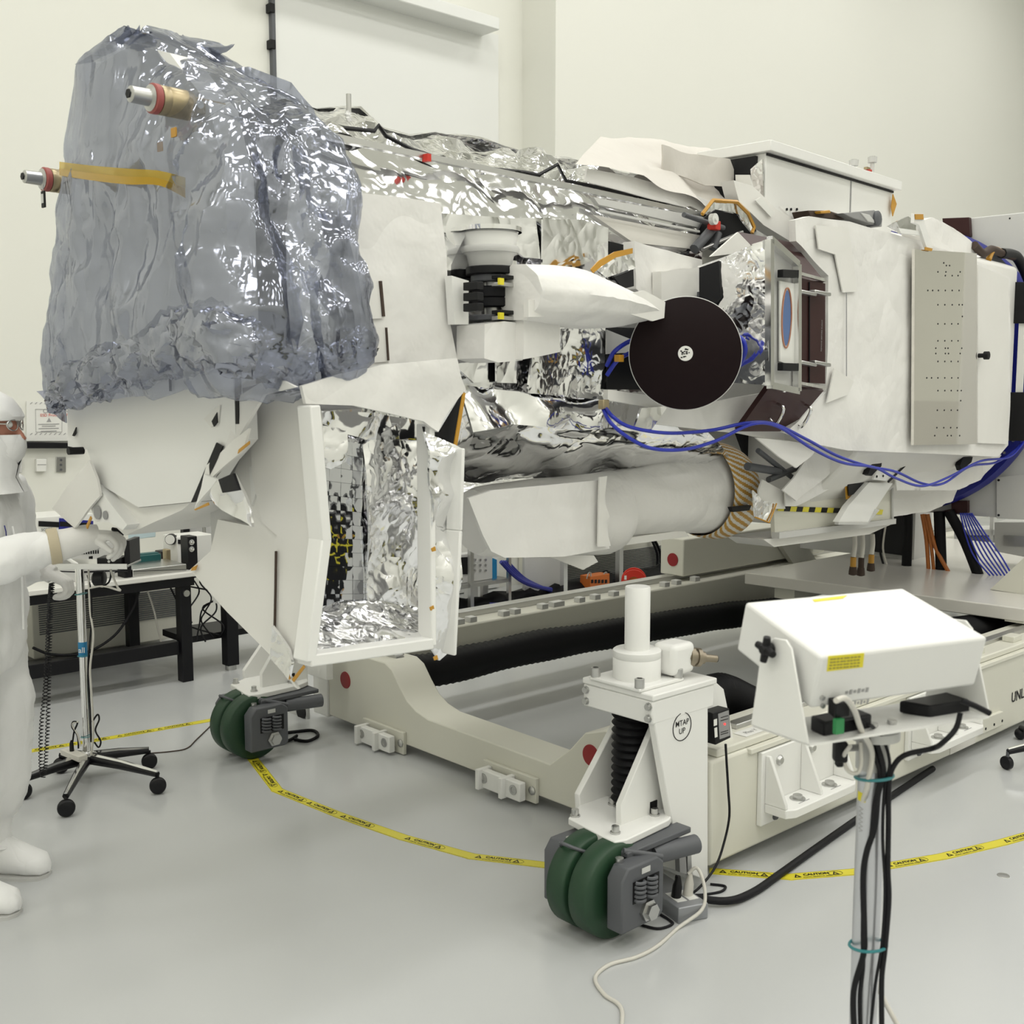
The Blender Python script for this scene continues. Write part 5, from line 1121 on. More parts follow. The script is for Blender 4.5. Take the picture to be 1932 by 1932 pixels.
# jack towers
def bolt(p, ax_, r_, h_, par=None, name='bolt'):
    return MB().lathe(p, ax_, [(0, r_*1.35), (h_*.25, r_*1.35), (h_*.25, r_), (h_, r_), (h_, .0)], 8).build(name, steel, dl, par)
def tower(dt, full):
    o = lambda s_, t_, z_: D.w(s_, t_+dt, z_)
    T = lambda q: D.w(q[0], q[1]+dt, q[2])
    P1 = lambda ax, v, pts: [D.w(*(lambda l: (l[0], l[1]+dt, l[2]))(D.loc(p))) for p in PD(ax, v, pts)]
    sp_ = PD(1, .03, [(1232, 1330), (1336, 1308), (1336, 1662), (1307, 1652), (1298, 1600), (1272, 1570), (1262, 1520), (1236, 1372)])
    if full:
        sd = MB().prism(sp_, -D.n*.03).build('tower_side_plate', white, dl, bevel=.004)
        cc = D.pt(1, .031, 1287, 1371)
        MB().tube([cc+D.u*.048*math.cos(a_)+ZUP*.048*math.sin(a_) for a_ in [math.pi*.56+1.94*math.pi*.95*k/40 for k in range(41)]], .0016, 5).build('ring_mark', ink, dl, sd)
        t_ = MB(); t_.text('MTAP', cc+ZUP*.004-D.n*0, D.u, ZUP, .028, align='CENTER', bold=.004); t_.text('UP', cc-ZUP*.024, D.u, ZUP, .028, align='CENTER', bold=.004); t_.build('print', ink, dl, sd)
        hd = MB(Dt).box((-.36, -.285, .655), (-.03, .031, .735)).build('jack_head', white, dl, bevel=.006)
        MB(Dt).box((-.362, -.288, .735), (-.02, .035, .757)).build('jack_head_plate', white, dl, bevel=.005)
        for t2, z2 in ((-.27, .715), (-.27, .675), (.015, .715), (.015, .675)): bolt(D.w(-.36, t2, z2), -D.u, .011, .012, hd)
        wp_ = PD(1, -.06, [(1322, 1287), (1347, 1283), (1366, 1300), (1394, 1438), (1330, 1440)]); MB().prism(wp_, -D.n*.05).build('tower_rib', white, dl, bevel=.004)
        js = D.loc(D.pt(1, -.13, 1201, 1300))[0]; jt = -.13
        MB(Dt).box((js-.115, jt-.115, .757), (js+.115, jt+.115, .77)).build('jack_flange', white, dl, bevel=.004)
        zb_ = D.pt(1, jt, 1200, 1224).z; zp_ = D.pt(1, jt, 1201, 1106).z
        jb = MB(Dt).lathe((js, jt, .77), (0, 0, 1), [(0, .083), (zb_-.03-.77, .083), (zb_-.028-.77, .081), (zb_-.026-.77, .083), (zb_-.77-.004, .083), (zb_-.77, .078), (zb_-.77, .045)], 40).build('jack_body', white, dl)
        MB(Dt).lathe((js, jt, zb_-.004), (0, 0, 1), [(0, .0435), (zp_-zb_, .0435), (zp_-zb_+.003, .041), (zp_-zb_+.002, 0)], 36).build('jack_post', white, dl)
        mc = D.w(js+.085, jt+.06, .83)
        MB().obox(mc+D.u*.04, D.u*.06, D.n*.05, ZUP*.055).build('gear_housing', white, dl, bevel=.02, seg=3)
        d_ = (D.u*.75+D.n*.35-ZUP*.12).normalized()
        gl = MB().lathe(mc+D.u*.075+D.n*.02, d_, [(0, .03), (.012, .03), (.013, .036), (.03, .036), (.031, .027), (.042, .027), (.043, .033), (.058, .033), (.059, .022), (.075, .022), (.076, .014), (.125, .013)], 18).build('cable_gland', mat('dull_brass', (.30, .26, .20), .4, .9), dl)
        MB().lathe(mc+D.u*.075+D.n*.02+d_*.12, d_, [(0, .012), (.008, .012)], 12).build('gland_tip', ink, dl, gl)
        for a1, a2 in ((-.1, -.1), (.1, .1), (-.1, .1), (.1, -.1)):
            MB().lathe(D.w(js+a1, jt+a2, .77), ZUP, [(0, .017), (.03, .017), (.032, .01), (.02, .01), (.02, 0)], 12).build('socket_screw', steel, dl)
        blw = MB(Dt); pr = []
        for k in range(27): pr.append((k*.0135, .06+.012*(k % 2)))
        blw.lathe((js-.02, jt, .33), (0, 0, 1), pr, 24); blw.build('bellows', hosem, dl)
    zpl = .295
    g1 = PD(1, -.035, [(1262, 1362), (1237, 1366), (1172, 1520), (1172, 1566), (1266, 1528), (1266, 1400)])
    g2 = PD(1, -.25, [(1166, 1345), (1160, 1372), (1093, 1500), (1096, 1556), (1164, 1512)])
    for g_ in (g1, g2):
        g_ = [p+D.n*dt for p in g_]
        gg = MB().prism(g_, -D.n*.025).build('tower_gusset', white, dl, bevel=.003)
    q = D.pt(1, -.034, 1233, 1523)+D.n*dt; MB().obox(q, D.u*.018, D.n*.002, ZUP*.022).build('gusset_slot', ink, dl, gg, bevel=.001)
    bk_ = MB(T).box((-.09, -.26, .295), (-.05, .0, .66 if full else .5)).build('tower_back_plate', white, dl, bevel=.003)
    pl_ = [PZ(x, y, zpl+.02)+D.n*dt for x, y in ((1072, 1543), (1138, 1578), (1160, 1588), (1182, 1584), (1262, 1546), (1274, 1530), (1250, 1506), (1110, 1500))]
    bp_ = MB().prism(pl_, -ZUP*.025).build('caster_plate', white, dl, bevel=.004)
    for x, y in ((1085, 1540), (1161, 1572), (1235, 1538), (1156, 1518)):
        bolt(PZ(x, y, zpl+.02)+D.n*dt, ZUP, .013, .025, bp_)
tower(0, True)
tower(-2.34, False)
# casters
def caster(s0, t0):
    T = lambda q: D.w(s0+q[0], t0+q[1], q[2])
    for sg in (-1, 1):
        c_ = (-.03, sg*.05, .155)
        w_ = MB(T).lathe((c_[0], c_[1]-.041, c_[2]), (0, 1, 0), [(0, .10), (0, .147), (.008, .155), (.074, .155), (.082, .147), (.082, .10)], 44).build('wheel', green, dl)
        MB(T).lathe((c_[0], c_[1]-.032, c_[2]), (0, 1, 0), [(0, .102), (.064, .102)], 32).build('hub', rust, dl, w_)
    MB(T).box((-.02, -.12, .268), (.30, .12, .288)).build('yoke_plate', dgrey, dl, bevel=.004)
    for sg in (-1, 1):
        t_ = sg*.142
        a, b = (t_-.03, t_+.035)
        bx = MB(T).prism([(-.11, a, .065), (-.11, a, .235), (-.08, a, .272), (.06, a, .272), (.09, a, .25), (.09, a, .08), (.07, a, .065)], (0, b-a, 0)).build('caster_box', dgrey, dl, bevel=.006)
        f_ = b if sg > 0 else a
        MB(T).box((-.06, f_-.004, .15), (.065, f_+.002 if sg > 0 else f_+.004, .222)).build('spring_window', ink, dl, bx)
        for k in range(2):
            sx = -.03+k*.055
            MB(T).tube([(sx+.020*math.cos(a_*2*math.pi), f_+sg*(.004+.012*math.sin(a_*2*math.pi)), .153+.066*a_/4.5) for a_ in [4.5*i/60 for i in range(61)]], .006, 6).build('spring', dgrey, dl, bx)
        MB(T).lathe((.01, f_, .112), (0, sg, 0), [(0, .036), (.012, .036), (.012, .027), (.03, .027), (.03, 0)], 6).build('axle_nut', steel, dl, bx)
        if sg > 0: MB(T).box((-.02, f_+.001, .238), (.02, f_+.003, .256)).build('data_plate', lgrey, dl, bx)
    MB(T).tube([(.12, .1, .235), (.30, .14, .235)], .032, 20).build('lock_tube', dgrey, dl)
    MB(T).lathe((.302, .14, .235), (.18, .04, 0), [(0, .03), (.001, .024), (-.03, .024)], 20).build('tube_bore', ink, dl)
    MB(T).tube([(-.02, .10, .29), (.10, .16, .255)], .01, 8).build('lock_pin', dgrey, dl)
    MB(T).box((.08, -.1, .20), (.2, .1, .275)).build('swivel_block', dgrey, dl, bevel=.008)
    for t_ in (-.1, .12): MB(T).lathe((-.06, t_, .285), (0, 0, -1), [(0, .014), (.03, .014), (.034, .01)], 8).build('stud', steel, dl)
    MB(T).tube(smooth_path([(-.12, -.08, .28), (-.14, -.06, .30), (-.12, -.02, .29), (-.09, 0, .275)], 4), .006, 6).build('pin_lanyard', dgrey, dl)
caster(-.52, -.03); caster(-.49, -2.375)
# latch hardware beside the caster
pk = PD(1, .0, [(1234, 1555), (1278, 1560), (1300, 1590), (1300, 1652), (1240, 1640)])
MB().prism(PD(0, -.06, [(1218, 1560), (1300, 1560), (1300, 1650), (1218, 1625)]), D.u*.02).build('latch_plate', white, dl, bevel=.003)
q = D.pt(0, -.065, 1258, 1592); MB().lathe(q, -D.u, [(0, .045), (.003, .045)], 28).build('latch_bore', ink, dl)
MB().prism(PD(1, .035, [(1280, 1580), (1292, 1582), (1296, 1650), (1283, 1646)]), -D.n*.02).build('latch_channel', mgrey, dl)
MB().prism(PD(1, .035, [(1296, 1578), (1303, 1580), (1306, 1655), (1298, 1652)]), -D.n*.012).build('latch_channel', steel, dl)
q0, q1 = PD(0, .02, [(555, 1300), (582, 1380)])
MB().prism(PD(0, .0, [(540, 1300), (578, 1318), (580, 1380), (545, 1365)]), D.u*.02).build('latch_plate', lgrey, dl, bevel=.003); q = D.pt(0, -.004, 568, 1342); MB().lathe(q, -D.u, [(0, .045), (.003, .045)], 24).build('latch_bore', ink, dl)
# tie-down brackets on the near beam
def tie(s0, s1):
    bp_ = MB(Dt).box((s0, 0, .13), (s1, .022, .415)).build('tie_bracket', white, dl, bevel=.004)
    MB(Dt).prism([(s0+.02, .022, .215), (s1-.02, .022, .215), (s1-.02, .115, .215), (s1-.06, .135, .215), (s0+.06, .135, .215), (s0+.02, .115, .215)], (0, 0, -.035)).build('shelf', white, dl, bp_, bevel=.004)
    n_ = 3
    for k in range(n_):
        s_ = s0+.02+(s1-s0-.055)*k/(n_-1)
        MB(Dt).prism([(s_, .022, .215), (s_, .115, .215), (s_, .115, .23), (s_, .04, .40), (s_, .022, .40)], (.015, 0, 0)).build('rib', white, dl, bp_, bevel=.003)
    for k in range(2):
        s_ = s0+(s1-s0)*(.30+.42*k)
        MB(Dt).lathe((s_, .075, .215), (0, 0, 1), [(0, .03), (.004, .03), (.004, .018), (.016, .018), (.016, 0)], 12).build('shelf_bolt', steel, dl, bp_)
        MB(Dt).lathe((s_-.05, .022, .365), (0, 1, 0), [(0, .02), (.006, .02), (.014, .013)], 10).build('bolt', steel, dl, bp_)
    MB(Dt).lathe((s0+.09, .022, .15), (0, 1, 0), [(0, .016), (.01, .012)], 10).build('bolt', dgrey, dl, bp_)
    for k in range(2):
        s_ = s0+(s1-s0)*(.28+.42*k); MB(Dt).box((s_-.03, .105, .2153), (s_+.04, .109, .2158)).build('line_mark', greyink, dl, bp_)
e0 = D.loc(D.pt(1, 0, 1428, 1480))[0]; e1_ = D.loc(D.pt(1, 0, 1572, 1440))[0]; tie(e0, e1_)
e2_ = D.loc(D.pt(1, 0, 1706, 1400))[0]; e3_ = D.loc(D.pt(1, 0, 1812, 1385))[0]; tie(e2_, e3_)
q = PD(1, .003, [(1793, 1372), (1840, 1355), (1840, 1402), (1793, 1424)])
po = MB().prism(q, -D.n*.002).build('fork_pocket', plate_m, dl)
MB().prism(PD(1, .02, [(1852, 1358), (1893, 1342), (1893, 1368), (1852, 1386)]), -D.n*.02).build('spacer_plate', cream, dl, bevel=.003)
for p in ((1860, 1375), (1876, 1367), (1891, 1360)): q = D.pt(1, .021, *p); MB().cyl(q-D.n*.003, q+D.n*.001, .007, seg=8).build('threaded_hole', ink, dl)
tx = MB(); q = D.pt(1, .002, 1908, 1326); tx.text('UNLOAD', q, D.u, ZUP, .075, bold=.012)
c_ = D.pt(1, .002, 1945, 1258); tx.tube([c_+D.u*.06*math.cos(a_)+ZUP*.06*math.sin(a_) for a_ in [2*math.pi*k/30 for k in range(30)]], .003, 5, closed=True)
tx.build('print', ink, dl)
lbp = [D.w(.25, -.03, ZT+.001), D.w(.5, -.03, ZT+.001), D.w(.5, -.09, ZT+.001), D.w(.25, -.09, ZT+.001)]; MB().prism(lbp, ZUP*.001).build('top_label', sign, dl)
t_ = MB(); t_.text('Plus Y', D.w(.28, -.05, ZT+.0022), D.u, -D.n, .03); t_.build('print', greyink, dl)
# corrugated hoses
def hose(label, P, r_):
    pts = resample(smooth_path(P, 10), 260); b = MB()
    b.tube(pts, [r_*(1+.07*(k % 2)+.10*noise.noise(p*3)) for k, p in enumerate(pts)], 14)
    return tag(b.build('corrugated_hose', hosem), label, 'hose')
hose('long black corrugated hose lying along the inside of the far dolly beam', [D.pt(1, -2.12, *p) for p in [(742, 1262), (800, 1266), (900, 1245), (1000, 1222), (1100, 1205), (1250, 1180), (1400, 1158), (1540, 1150), (1660, 1190), (1760, 1190)]], .085)
hc = D.pt(1, -2.12, 738, 1256); MB().lathe(hc, D.u, [(-.03, .04), (-.02, .09), (.02, .095), (.03, .09)], 24).build('hose_clamp', steel, dl)
hose('black corrugated hose emerging behind the near tower by the beam top', [D.w(.22, -.42, .16), D.w(.33, -.36, .42), D.w(.55, -.40, .50), D.w(.8, -.42, .40), D.w(1.2, -.45, .25), D.w(2.4, -.45, .22)], .085)
hose('black corrugated hose behind the white instrument box on the right', [D.w(1.9, -.6, .3), D.w(2.3, -.5, .40), D.w(2.9, -.45, .40), D.w(3.8, -.45, .36)], .10)
# ------------------------------------------------------------------ monitor box on the tower and floor cables
mb_ = thing('ground_monitor', 'small black monitor box with red light fixed to the white jack tower', 'monitor box', D.pt(1, -.02, 1361, 1370))
bpd = PD(1, .02, [(1345, 1346), (1376, 1336), (1379, 1392), (1350, 1406)])
MB().prism(bpd, -D.n*.05).build('housing', ink, mb_, bevel=.003)
fp = PD(1, .0215, [(1355, 1347), (1375, 1340), (1377, 1388), (1358, 1395)]); MB().prism(fp, -D.n*.001).build('face_label', mgrey, mb_)
q = D.pt(1, .022, 1367, 1366); MB().cyl(q, q+D.n*.003, .0035, seg=10).build('red_light', ledm, mb_)
for px in ([(1347, 1358), (1353, 1356), (1353, 1368), (1347, 1370)], [(1348, 1374), (1353, 1372), (1354, 1390), (1349, 1392)]): MB().prism(PD(1, .0215, px), -D.n*.001).build('sticker', sign, mb_)
t_ = MB()
for k, y in enumerate((1352, 1358, 1380, 1384)): a, b = PD(1, .0225, [(1360, y+2), (1374, y-2)]); t_.obox((a+b)/2, (b-a)*.5, ZUP*.0012, D.n*.0003)
t_.build('print', ink, mb_)
cable('monitor_cable', 'thin black cable hanging from the monitor box to the floor', [D.pt(1, .03, *p) for p in [(1369, 1404), (1371, 1440), (1374, 1490), (1376, 1540), (1366, 1590)]]+[D.pt(1, .05, 1350, 1635), D.pt(1, .08, 1322, 1672), PZ(1300, 1690, .03)], .0045, rubber)
MB().tube([D.pt(1, .03, 1367, 1398), D.pt(1, .03, 1370, 1425)], .008, 8)
ps = thing('power_box', 'grey metal outlet box on the floor beside the near green caster', 'outlet box', PZ(1305, 1735, 0))
A_ = PZ(1280, 1744, 0); B_ = PZ(1336, 1733, 0); ex_ = (B_-A_); ey_ = V((-ex_.y, ex_.x, 0)).normalized()*.30-ex_*.25
MB().prism([A_, B_, B_+ey_, A_+ey_], ZUP*.055).build('case', mat('grey_metal', (.32, .33, .35), .4, .4), ps, bevel=.004)
for k, (m_, u_) in enumerate(((ink, .35), (whitec, .75))):
    q = A_.lerp(B_, u_)+ey_*.25+ZUP*.055
    MB().obox(q, ex_*.16, ey_*.12, ZUP*.002).build('socket', sign, ps)
    tag(MB().lathe(q, ZUP+V((.1, .0, 0)), [(.002, .017), (.04, .016), (.06, .011), (.075, .007)], 14).build('plug', m_), ['black plug standing in the grey floor outlet box', 'white plug standing in the grey floor outlet box'][k], 'plug')
for k in range(3): q = A_+ex_*.15+ey_*(.5+.15*k)+ZUP*.0555; MB().obox(q, ex_*.07, ey_*.03, ZUP*.0006).build('sticker', [sign, redink, sign][k], ps)
w1 = A_.lerp(B_, .75)+ey_*.25+ZUP*.13
cable('white_cable', 'white power cable arching from the outlet box and snaking to the bottom edge', [w1, w1+ZUP*.02+V((.03, 0, 0)), w1+V((.05, -.03, -.03)), PZ(1325, 1715, .04), PZ(1280, 1750, .006), PZ(1240, 1785, .006), PZ(1200, 1806, .006), PZ(1150, 1820, .006), PZ(1123, 1845, .006), PZ(1140, 1876, .006), PZ(1165, 1893, .006), PZ(1174, 1910, .006), PZ(1172, 1945, .006)], .0062, whitec)
cable('thick_cable', 'thick black cable running from the outlet box along under the near beam', [B_+ey_*.4+ZUP*.025, PZ(1370, 1700, .02), PZ(1420, 1684, .014), PZ(1470, 1650, .014), PZ(1540, 1600, .014), PZ(1640, 1530, .014), PZ(1760, 1450, .014)], .014, rubber)
cable('thin_cable', 'thin black cable curving on the floor behind the near caster to the outlet box', [A_.lerp(B_, .35)+ey_*.25+ZUP*.13, PZ(1270, 1690, .03), PZ(1240, 1698, .005), PZ(1232, 1715, .005), PZ(1262, 1735, .005), PZ(1268, 1744, .005), PZ(1240, 1752, .005), PZ(1200, 1742, .005)], .0045, rubber)
cable('thin_cable', 'thin black cable loop on the floor right behind the outlet box', [PZ(1300, 1688, .02), PZ(1325, 1688, .005), PZ(1360, 1682, .005), PZ(1368, 1672, .005), PZ(1340, 1668, .005)], .0045, rubber)
for P, lab in (([(520, 1385), (560, 1380), (590, 1378), (600, 1388), (580, 1398), (556, 1395)], 'black cable looped on the floor right of the far green caster'), ([(505, 1395), (540, 1398), (560, 1388)], 'short black braided cable on the floor behind the far caster')):
    cable('floor_cable', lab, [PZ(x, y, .008) for x, y in P], .008, rubber)
cable('brown_wire', 'thin brown wire trailing from the chrome stand base to the far caster', [PZ(284, 1421, .004), PZ(320, 1418, .004), PZ(352, 1412, .004), PZ(372, 1394, .004), PZ(405, 1362, .004)], .003, rust, 'wire')
# ------------------------------------------------------------------ foreground pole stand and instrument box
pb = D
PX, PYY = .624, 1.87
def dep(y_, z_): return y_*ct+(CH-z_)*st
pz_top = PY(1640, 1385, PYY).z
stn = thing('pole_stand', 'silver pole stand in the right foreground with tilting white bracket on top', 'stand', (PX, PYY, 0))
MB().cyl((PX, PYY, .05), (PX, PYY, pz_top), .0235, seg=32).build('pole', mat('satin_aluminium', (.62, .63, .66), .3, .7), stn)
for k in range(5):
    a_ = 2*math.pi*k/5+.3; d = V((math.cos(a_), math.sin(a_), 0))
    MB().tube([V((PX, PYY, .11)), V((PX, PYY, .1))+d*.15, V((PX, PYY, .075))+d*.3], [.022, .018, .013], 8).build('leg', black, stn)
    MB().ball(V((PX, PYY, .03))+d*.3, .03, 10).build('castor', black, stn)
MB().lathe((PX, PYY, pz_top-.06), ZUP, [(0, .028), (.05, .028), (.055, .045), (.07, .045)], 24).build('pole_head', lgrey, stn)
yaw, tilt = math.radians(23.67), math.radians(14.33)
ex = V((math.cos(yaw), math.sin(yaw), 0)); ey0 = V((-math.sin(yaw), math.cos(yaw), 0))
ey = ey0*math.cos(tilt)+ZUP*math.sin(tilt); ez = ZUP*math.cos(tilt)-ey0*math.sin(tilt)
BO = CAM+(V((.38650, 1.36307, 1.41952))-CAM)*1.25; BW, BD, BH = .35, .21, .092
def PL(p0, nr, pts):
    out = []
    for x, y in pts:
        r = ray(x, y); out.append(CAM+r*((p0-CAM).dot(nr)/r.dot(nr)))
    return out
sdl = PL(BO-ex*.012, ex, [(1440, 1216), (1464, 1203), (1486, 1207), (1497, 1224), (1528, 1404), (1420, 1367), (1432, 1283)])
MB().prism(sdl, -ex*.004).build('bracket_arm', white, stn, bevel=.0015)
zs = (sdl[4].z+sdl[5].z)/2
bl, fl_ = sdl[5], sdl[4]
rr_ = ex*(BW+.03)
MB().prism([bl, fl_, fl_+rr_, bl+rr_], -ZUP*.004).build('bracket_shelf', white, stn)
sdr = [p+rr_ for p in sdl]; MB().prism(sdr, ex*.004).build('bracket_arm', white, stn, bevel=.0015)
for o_ in (.16, .2): 
    q = fl_+ex*o_-ey0*.0+(bl-fl_)*.25+ZUP*.001; MB().lathe(q, ZUP, [(0, .008), (.006, .008), (.006, 0)], 10).build('shelf_screw', steel, stn)
kc = PL(BO-ex*.018, ex, [(1455, 1224)])[0]
kn = MB(); kn.lathe(kc, -ex, [(0, .011), (.012, .011), (.02, .007)], 14)
for k in range(4):
    a_ = k*math.pi/2+.2; d = (ZUP*math.sin(a_)+ey0*math.cos(a_)); kn.tube([kc-ex*.01, kc-ex*.012+d*.022], [.008, .006], 8)
kn.build('tilt_knob', ink, stn)
ib = thing('instrument_box', 'white metal instrument box with yellow labels tilted on top of the foreground pole', 'instrument', BO)
bb = MB(); bb.add([BO+ex*BW*i+ey*BD*j-ez*BH*k for k in (1, 0) for i, j in ((0, 0), (1, 0), (1, 1), (0, 1))], [(3, 2, 1, 0), (4, 5, 6, 7), (0, 1, 5, 4), (1, 2, 6, 5), (2, 3, 7, 6), (3, 0, 4, 7)])
bb.build('housing', mat('instrument_white', (.80, .80, .78), .4), ib, bevel=.006, seg=3)
yl = PL(BO-ey*.0006, ey, [(1563, 1238), (1631, 1232), (1628, 1259), (1560, 1267)]); MB().prism(yl, ey*.0006).build('front_label', yellowl, ib)
lt = MB(); L_, U_ = (yl[1]-yl[0]), (yl[0]-yl[3])
for k in range(4):
    for j in range(9):
        c_ = yl[3]+L_*(.08+.095*j+.02*R.random())+U_*(.18+.2*k)-ey*.0003; lt.obox(c_, L_*.5*.075, U_*.05, ey*.0001)
lt.build('label_print', mat('faint_ink', (.35, .30, .05), .5), ib)
yt = PL(BO+ez*.0008, ez, [(1533, 1131), (1598, 1123), (1590, 1129), (1537, 1135)]); MB().prism(yt, -ez*.0006).build('top_label', yellowl, ib)
lf = MB()
for (x0_, y0_, x1_, y1_) in ((1594, 1307, 1640, 1301), (1604, 1328, 1640, 1323)):
    a, b = PL(BO-ey*.0008, ey, [(x0_, y0_), (x1_, y1_)])
    for k in range(6): c_ = a.lerp(b, (k+.5)/6); lf.obox(c_, (b-a)*.05, ez*(.004 if k % 2 else .0025), ey*.0003)
lf.build('panel_print', greyink, ib)
sk = PL(BO-ey*.002, ey, [(1562, 1316), (1590, 1312), (1588, 1340), (1561, 1345)]); MB().prism(sk, -ey*.02).build('power_inlet', ink, ib, bevel=.002)
for p in ((1551, 1316), (1551, 1331)): q = PL(BO-ey*.001, ey, [p])[0]; MB().cyl(q, q-ey*.004, .004, seg=10).build('panel_screw', steel, ib)
# adapters on the shelf
def brick(name, label, pxs, h_, m):
    pts = []
    for x, y in pxs: r = ray(x, y); pts.append(CAM+r*((zs+.0-CH)/r.z))
    b = MB().prism(pts, ZUP*h_); return tag(b.build(name, m, bevel=.004), label, 'adapter')
brick('power_adapter', 'black power adapter on the left end of the bracket shelf, under the plug', [(1528, 1378), (1555, 1393), (1645, 1376), (1612, 1362)], .026, black)
brick('power_adapter', 'black wedge shaped adapter on the right end of the bracket shelf', [(1695, 1345), (1755, 1356), (1850, 1340), (1790, 1326)], .022, black)
q = PY(1582, 1370, 1.72); tag(MB().obox(q, ex*.008, ey0*.004, ZUP*.012).build('green_clip', mat('green_plastic', (.03, .25, .08), .4)), 'small green connector hanging on the left black adapter', 'connector')
cable('antenna_lead', 'stubby black antenna sticking out right of the bracket shelf', [PY(1815, 1322, 1.84), PY(1840, 1332, 1.84), PY(1868, 1346, 1.84)], .005, rubber, 'antenna')
cl = thing('pole_clamp', 'black plastic clamp knob on the pole just under the bracket', 'clamp', PY(1587, 1420, 1.84))
MB().obox(PY(1585, 1417, 1.84), V((.011, 0, 0)), V((0, .012, 0)), ZUP*.018).build('clamp_body', ink, cl, bevel=.004)
MB().cyl(PY(1592, 1412, 1.85), PY(1625, 1410, 1.87), .006).build('clamp_screw', steel, cl); MB().obox(PY(1583, 1435, 1.84), V((.006, 0, 0)), V((0, .008, 0)), ZUP*.01).build('clamp_lever', ink, cl, bevel=.003)
Yc = PYY-.035
def pq(x, py, y):
    p = PY(x, py, y)
    if py > 1400: p.x = PX+(x-1640)/FPX*dep(y, p.z)
    return p
def pc(label, P, r_, m_, y=Yc): return cable('pole_cable', label, [pq(p[0], p[1], p[2] if len(p) > 2 else y) for p in P], r_*.72, m_, group='cables strapped to the foreground pole')
pc('white cable curving from the box plug down the left side of the pole', [(1577, 1322, 1.64), (1595, 1318, 1.66), (1612, 1340, 1.70), (1624, 1375, 1.76), (1626, 1420), (1620, 1480), (1628, 1560, 1.88), (1660, 1800, 1.89), (1672, 1860, 1.89), (1705, 1945, 1.85)], .0065, whitec)
pc('white cable loop hanging left of the pole under the clamp', [(1624, 1400), (1606, 1440), (1600, 1458), (1583, 1455), (1572, 1430), (1571, 1408, 1.80)], .005, whitec)
pc('thick black cable running down the pole left of centre', [(1620, 1362, 1.77), (1645, 1385), (1648, 1450), (1640, 1500), (1636, 1560), (1622, 1610), (1618, 1660), (1624, 1760), (1624, 1800), (1608, 1870), (1612, 1950)], .0075, rubber)
pc('second black cable running down the left of the pole', [(1622, 1365, 1.77), (1640, 1400), (1642, 1460), (1634, 1520), (1630, 1580), (1620, 1640), (1621, 1760), (1624, 1820), (1620, 1880), (1624, 1950)], .0055, rubber)
pc('black cable sweeping from the right adapter down the right side of the pole', [(1812, 1345, 1.80), (1803, 1375, 1.80), (1780, 1400, 1.80), (1740, 1412), (1690, 1424), (1668, 1445), (1660, 1480), (1662, 1560), (1664, 1640), (1668, 1700), (1664, 1790), (1660, 1850), (1664, 1950)], .0065, rubber)
pc('slim black cable inside the right edge of the pole', [(1640, 1366, 1.77), (1665, 1392), (1660, 1440), (1652, 1490), (1652, 1580), (1660, 1680), (1658, 1780), (1648, 1860), (1642, 1950)], .004, rubber)
for y_, xx in ((1460, 0), (1776, 1)):
    c_ = PY(1641, y_, PYY); c_.x = PX; t = tag(MB().tube([c_+V((math.cos(a_)*.031, math.sin(a_)*.034-.012, .006*math.cos(a_*1+1))) for a_ in [2*math.pi*k/28 for k in range(28)]], .0028, 6, closed=True).build('cable_tie', teal), ['teal cable tie round the pole just below the bracket', 'teal cable tie low on the pole with its tail sticking out right'][xx], 'cable tie', 'teal cable ties on the foreground pole')
lb_ = MB()
def onpole(x, y):
    a_ = math.asin(max(-1, min(1, (x-1641)/26.5))); z_ = PY(1641, y, PYY-.0236).z
    return V((PX+.0238*math.sin(a_), PYY-.0238*math.cos(a_), z_))
g = [[onpole(x, y) for x in (1614.6, 1616, 1619, 1624)] for y in (1500, 1517)]; lb_.loft(g, False, False); lb_.build('yellow_sticker', yellowl, stn)
lb_ = MB(); 
for k in range(6): lb_.tube([onpole(1616, 1528+k*8), onpole(1621, 1531+k*8), onpole(1617, 1534+k*8)], .0008, 4)
lb_.build('printed_letters', greyink, stn)
# castor base of a chair at the right edge
cb = thing('castor_base', 'black castor and leg of a rolling stand at the right edge of the floor', 'rolling base', PZ(1960, 1440, 0))
q = PZ(1900, 1452, 0)
MB().lathe(q+ZUP*.032-V((.012, 0, 0)), V((1, .4, 0)), [(0, .022), (0, .03), (.006, .032), (.022, .032), (.028, .026)], 20).build('castor_wheel', black, cb)
MB().cyl(q+ZUP*.04, q+ZUP*.085, .008).build('castor_stem', dgrey, cb)
qh = PZ(2010, 1400, .12)
MB().tube([q+ZUP*.085, q.lerp(qh, .5)+ZUP*.05, qh], [.014, .018, .024], 8).build('leg', black, cb); MB().tube([q+ZUP*.098, q.lerp(qh, .5)+ZUP*.07, qh+ZUP*.02], .006, 6).build('leg_trim', chrome, cb)
q2 = PZ(1925, 1395, 0); MB().ball(q2+ZUP*.03, .03, 10).build('castor_wheel', black, cb); MB().tube([q2+ZUP*.06, qh], .014, 8).build('leg', black, cb)
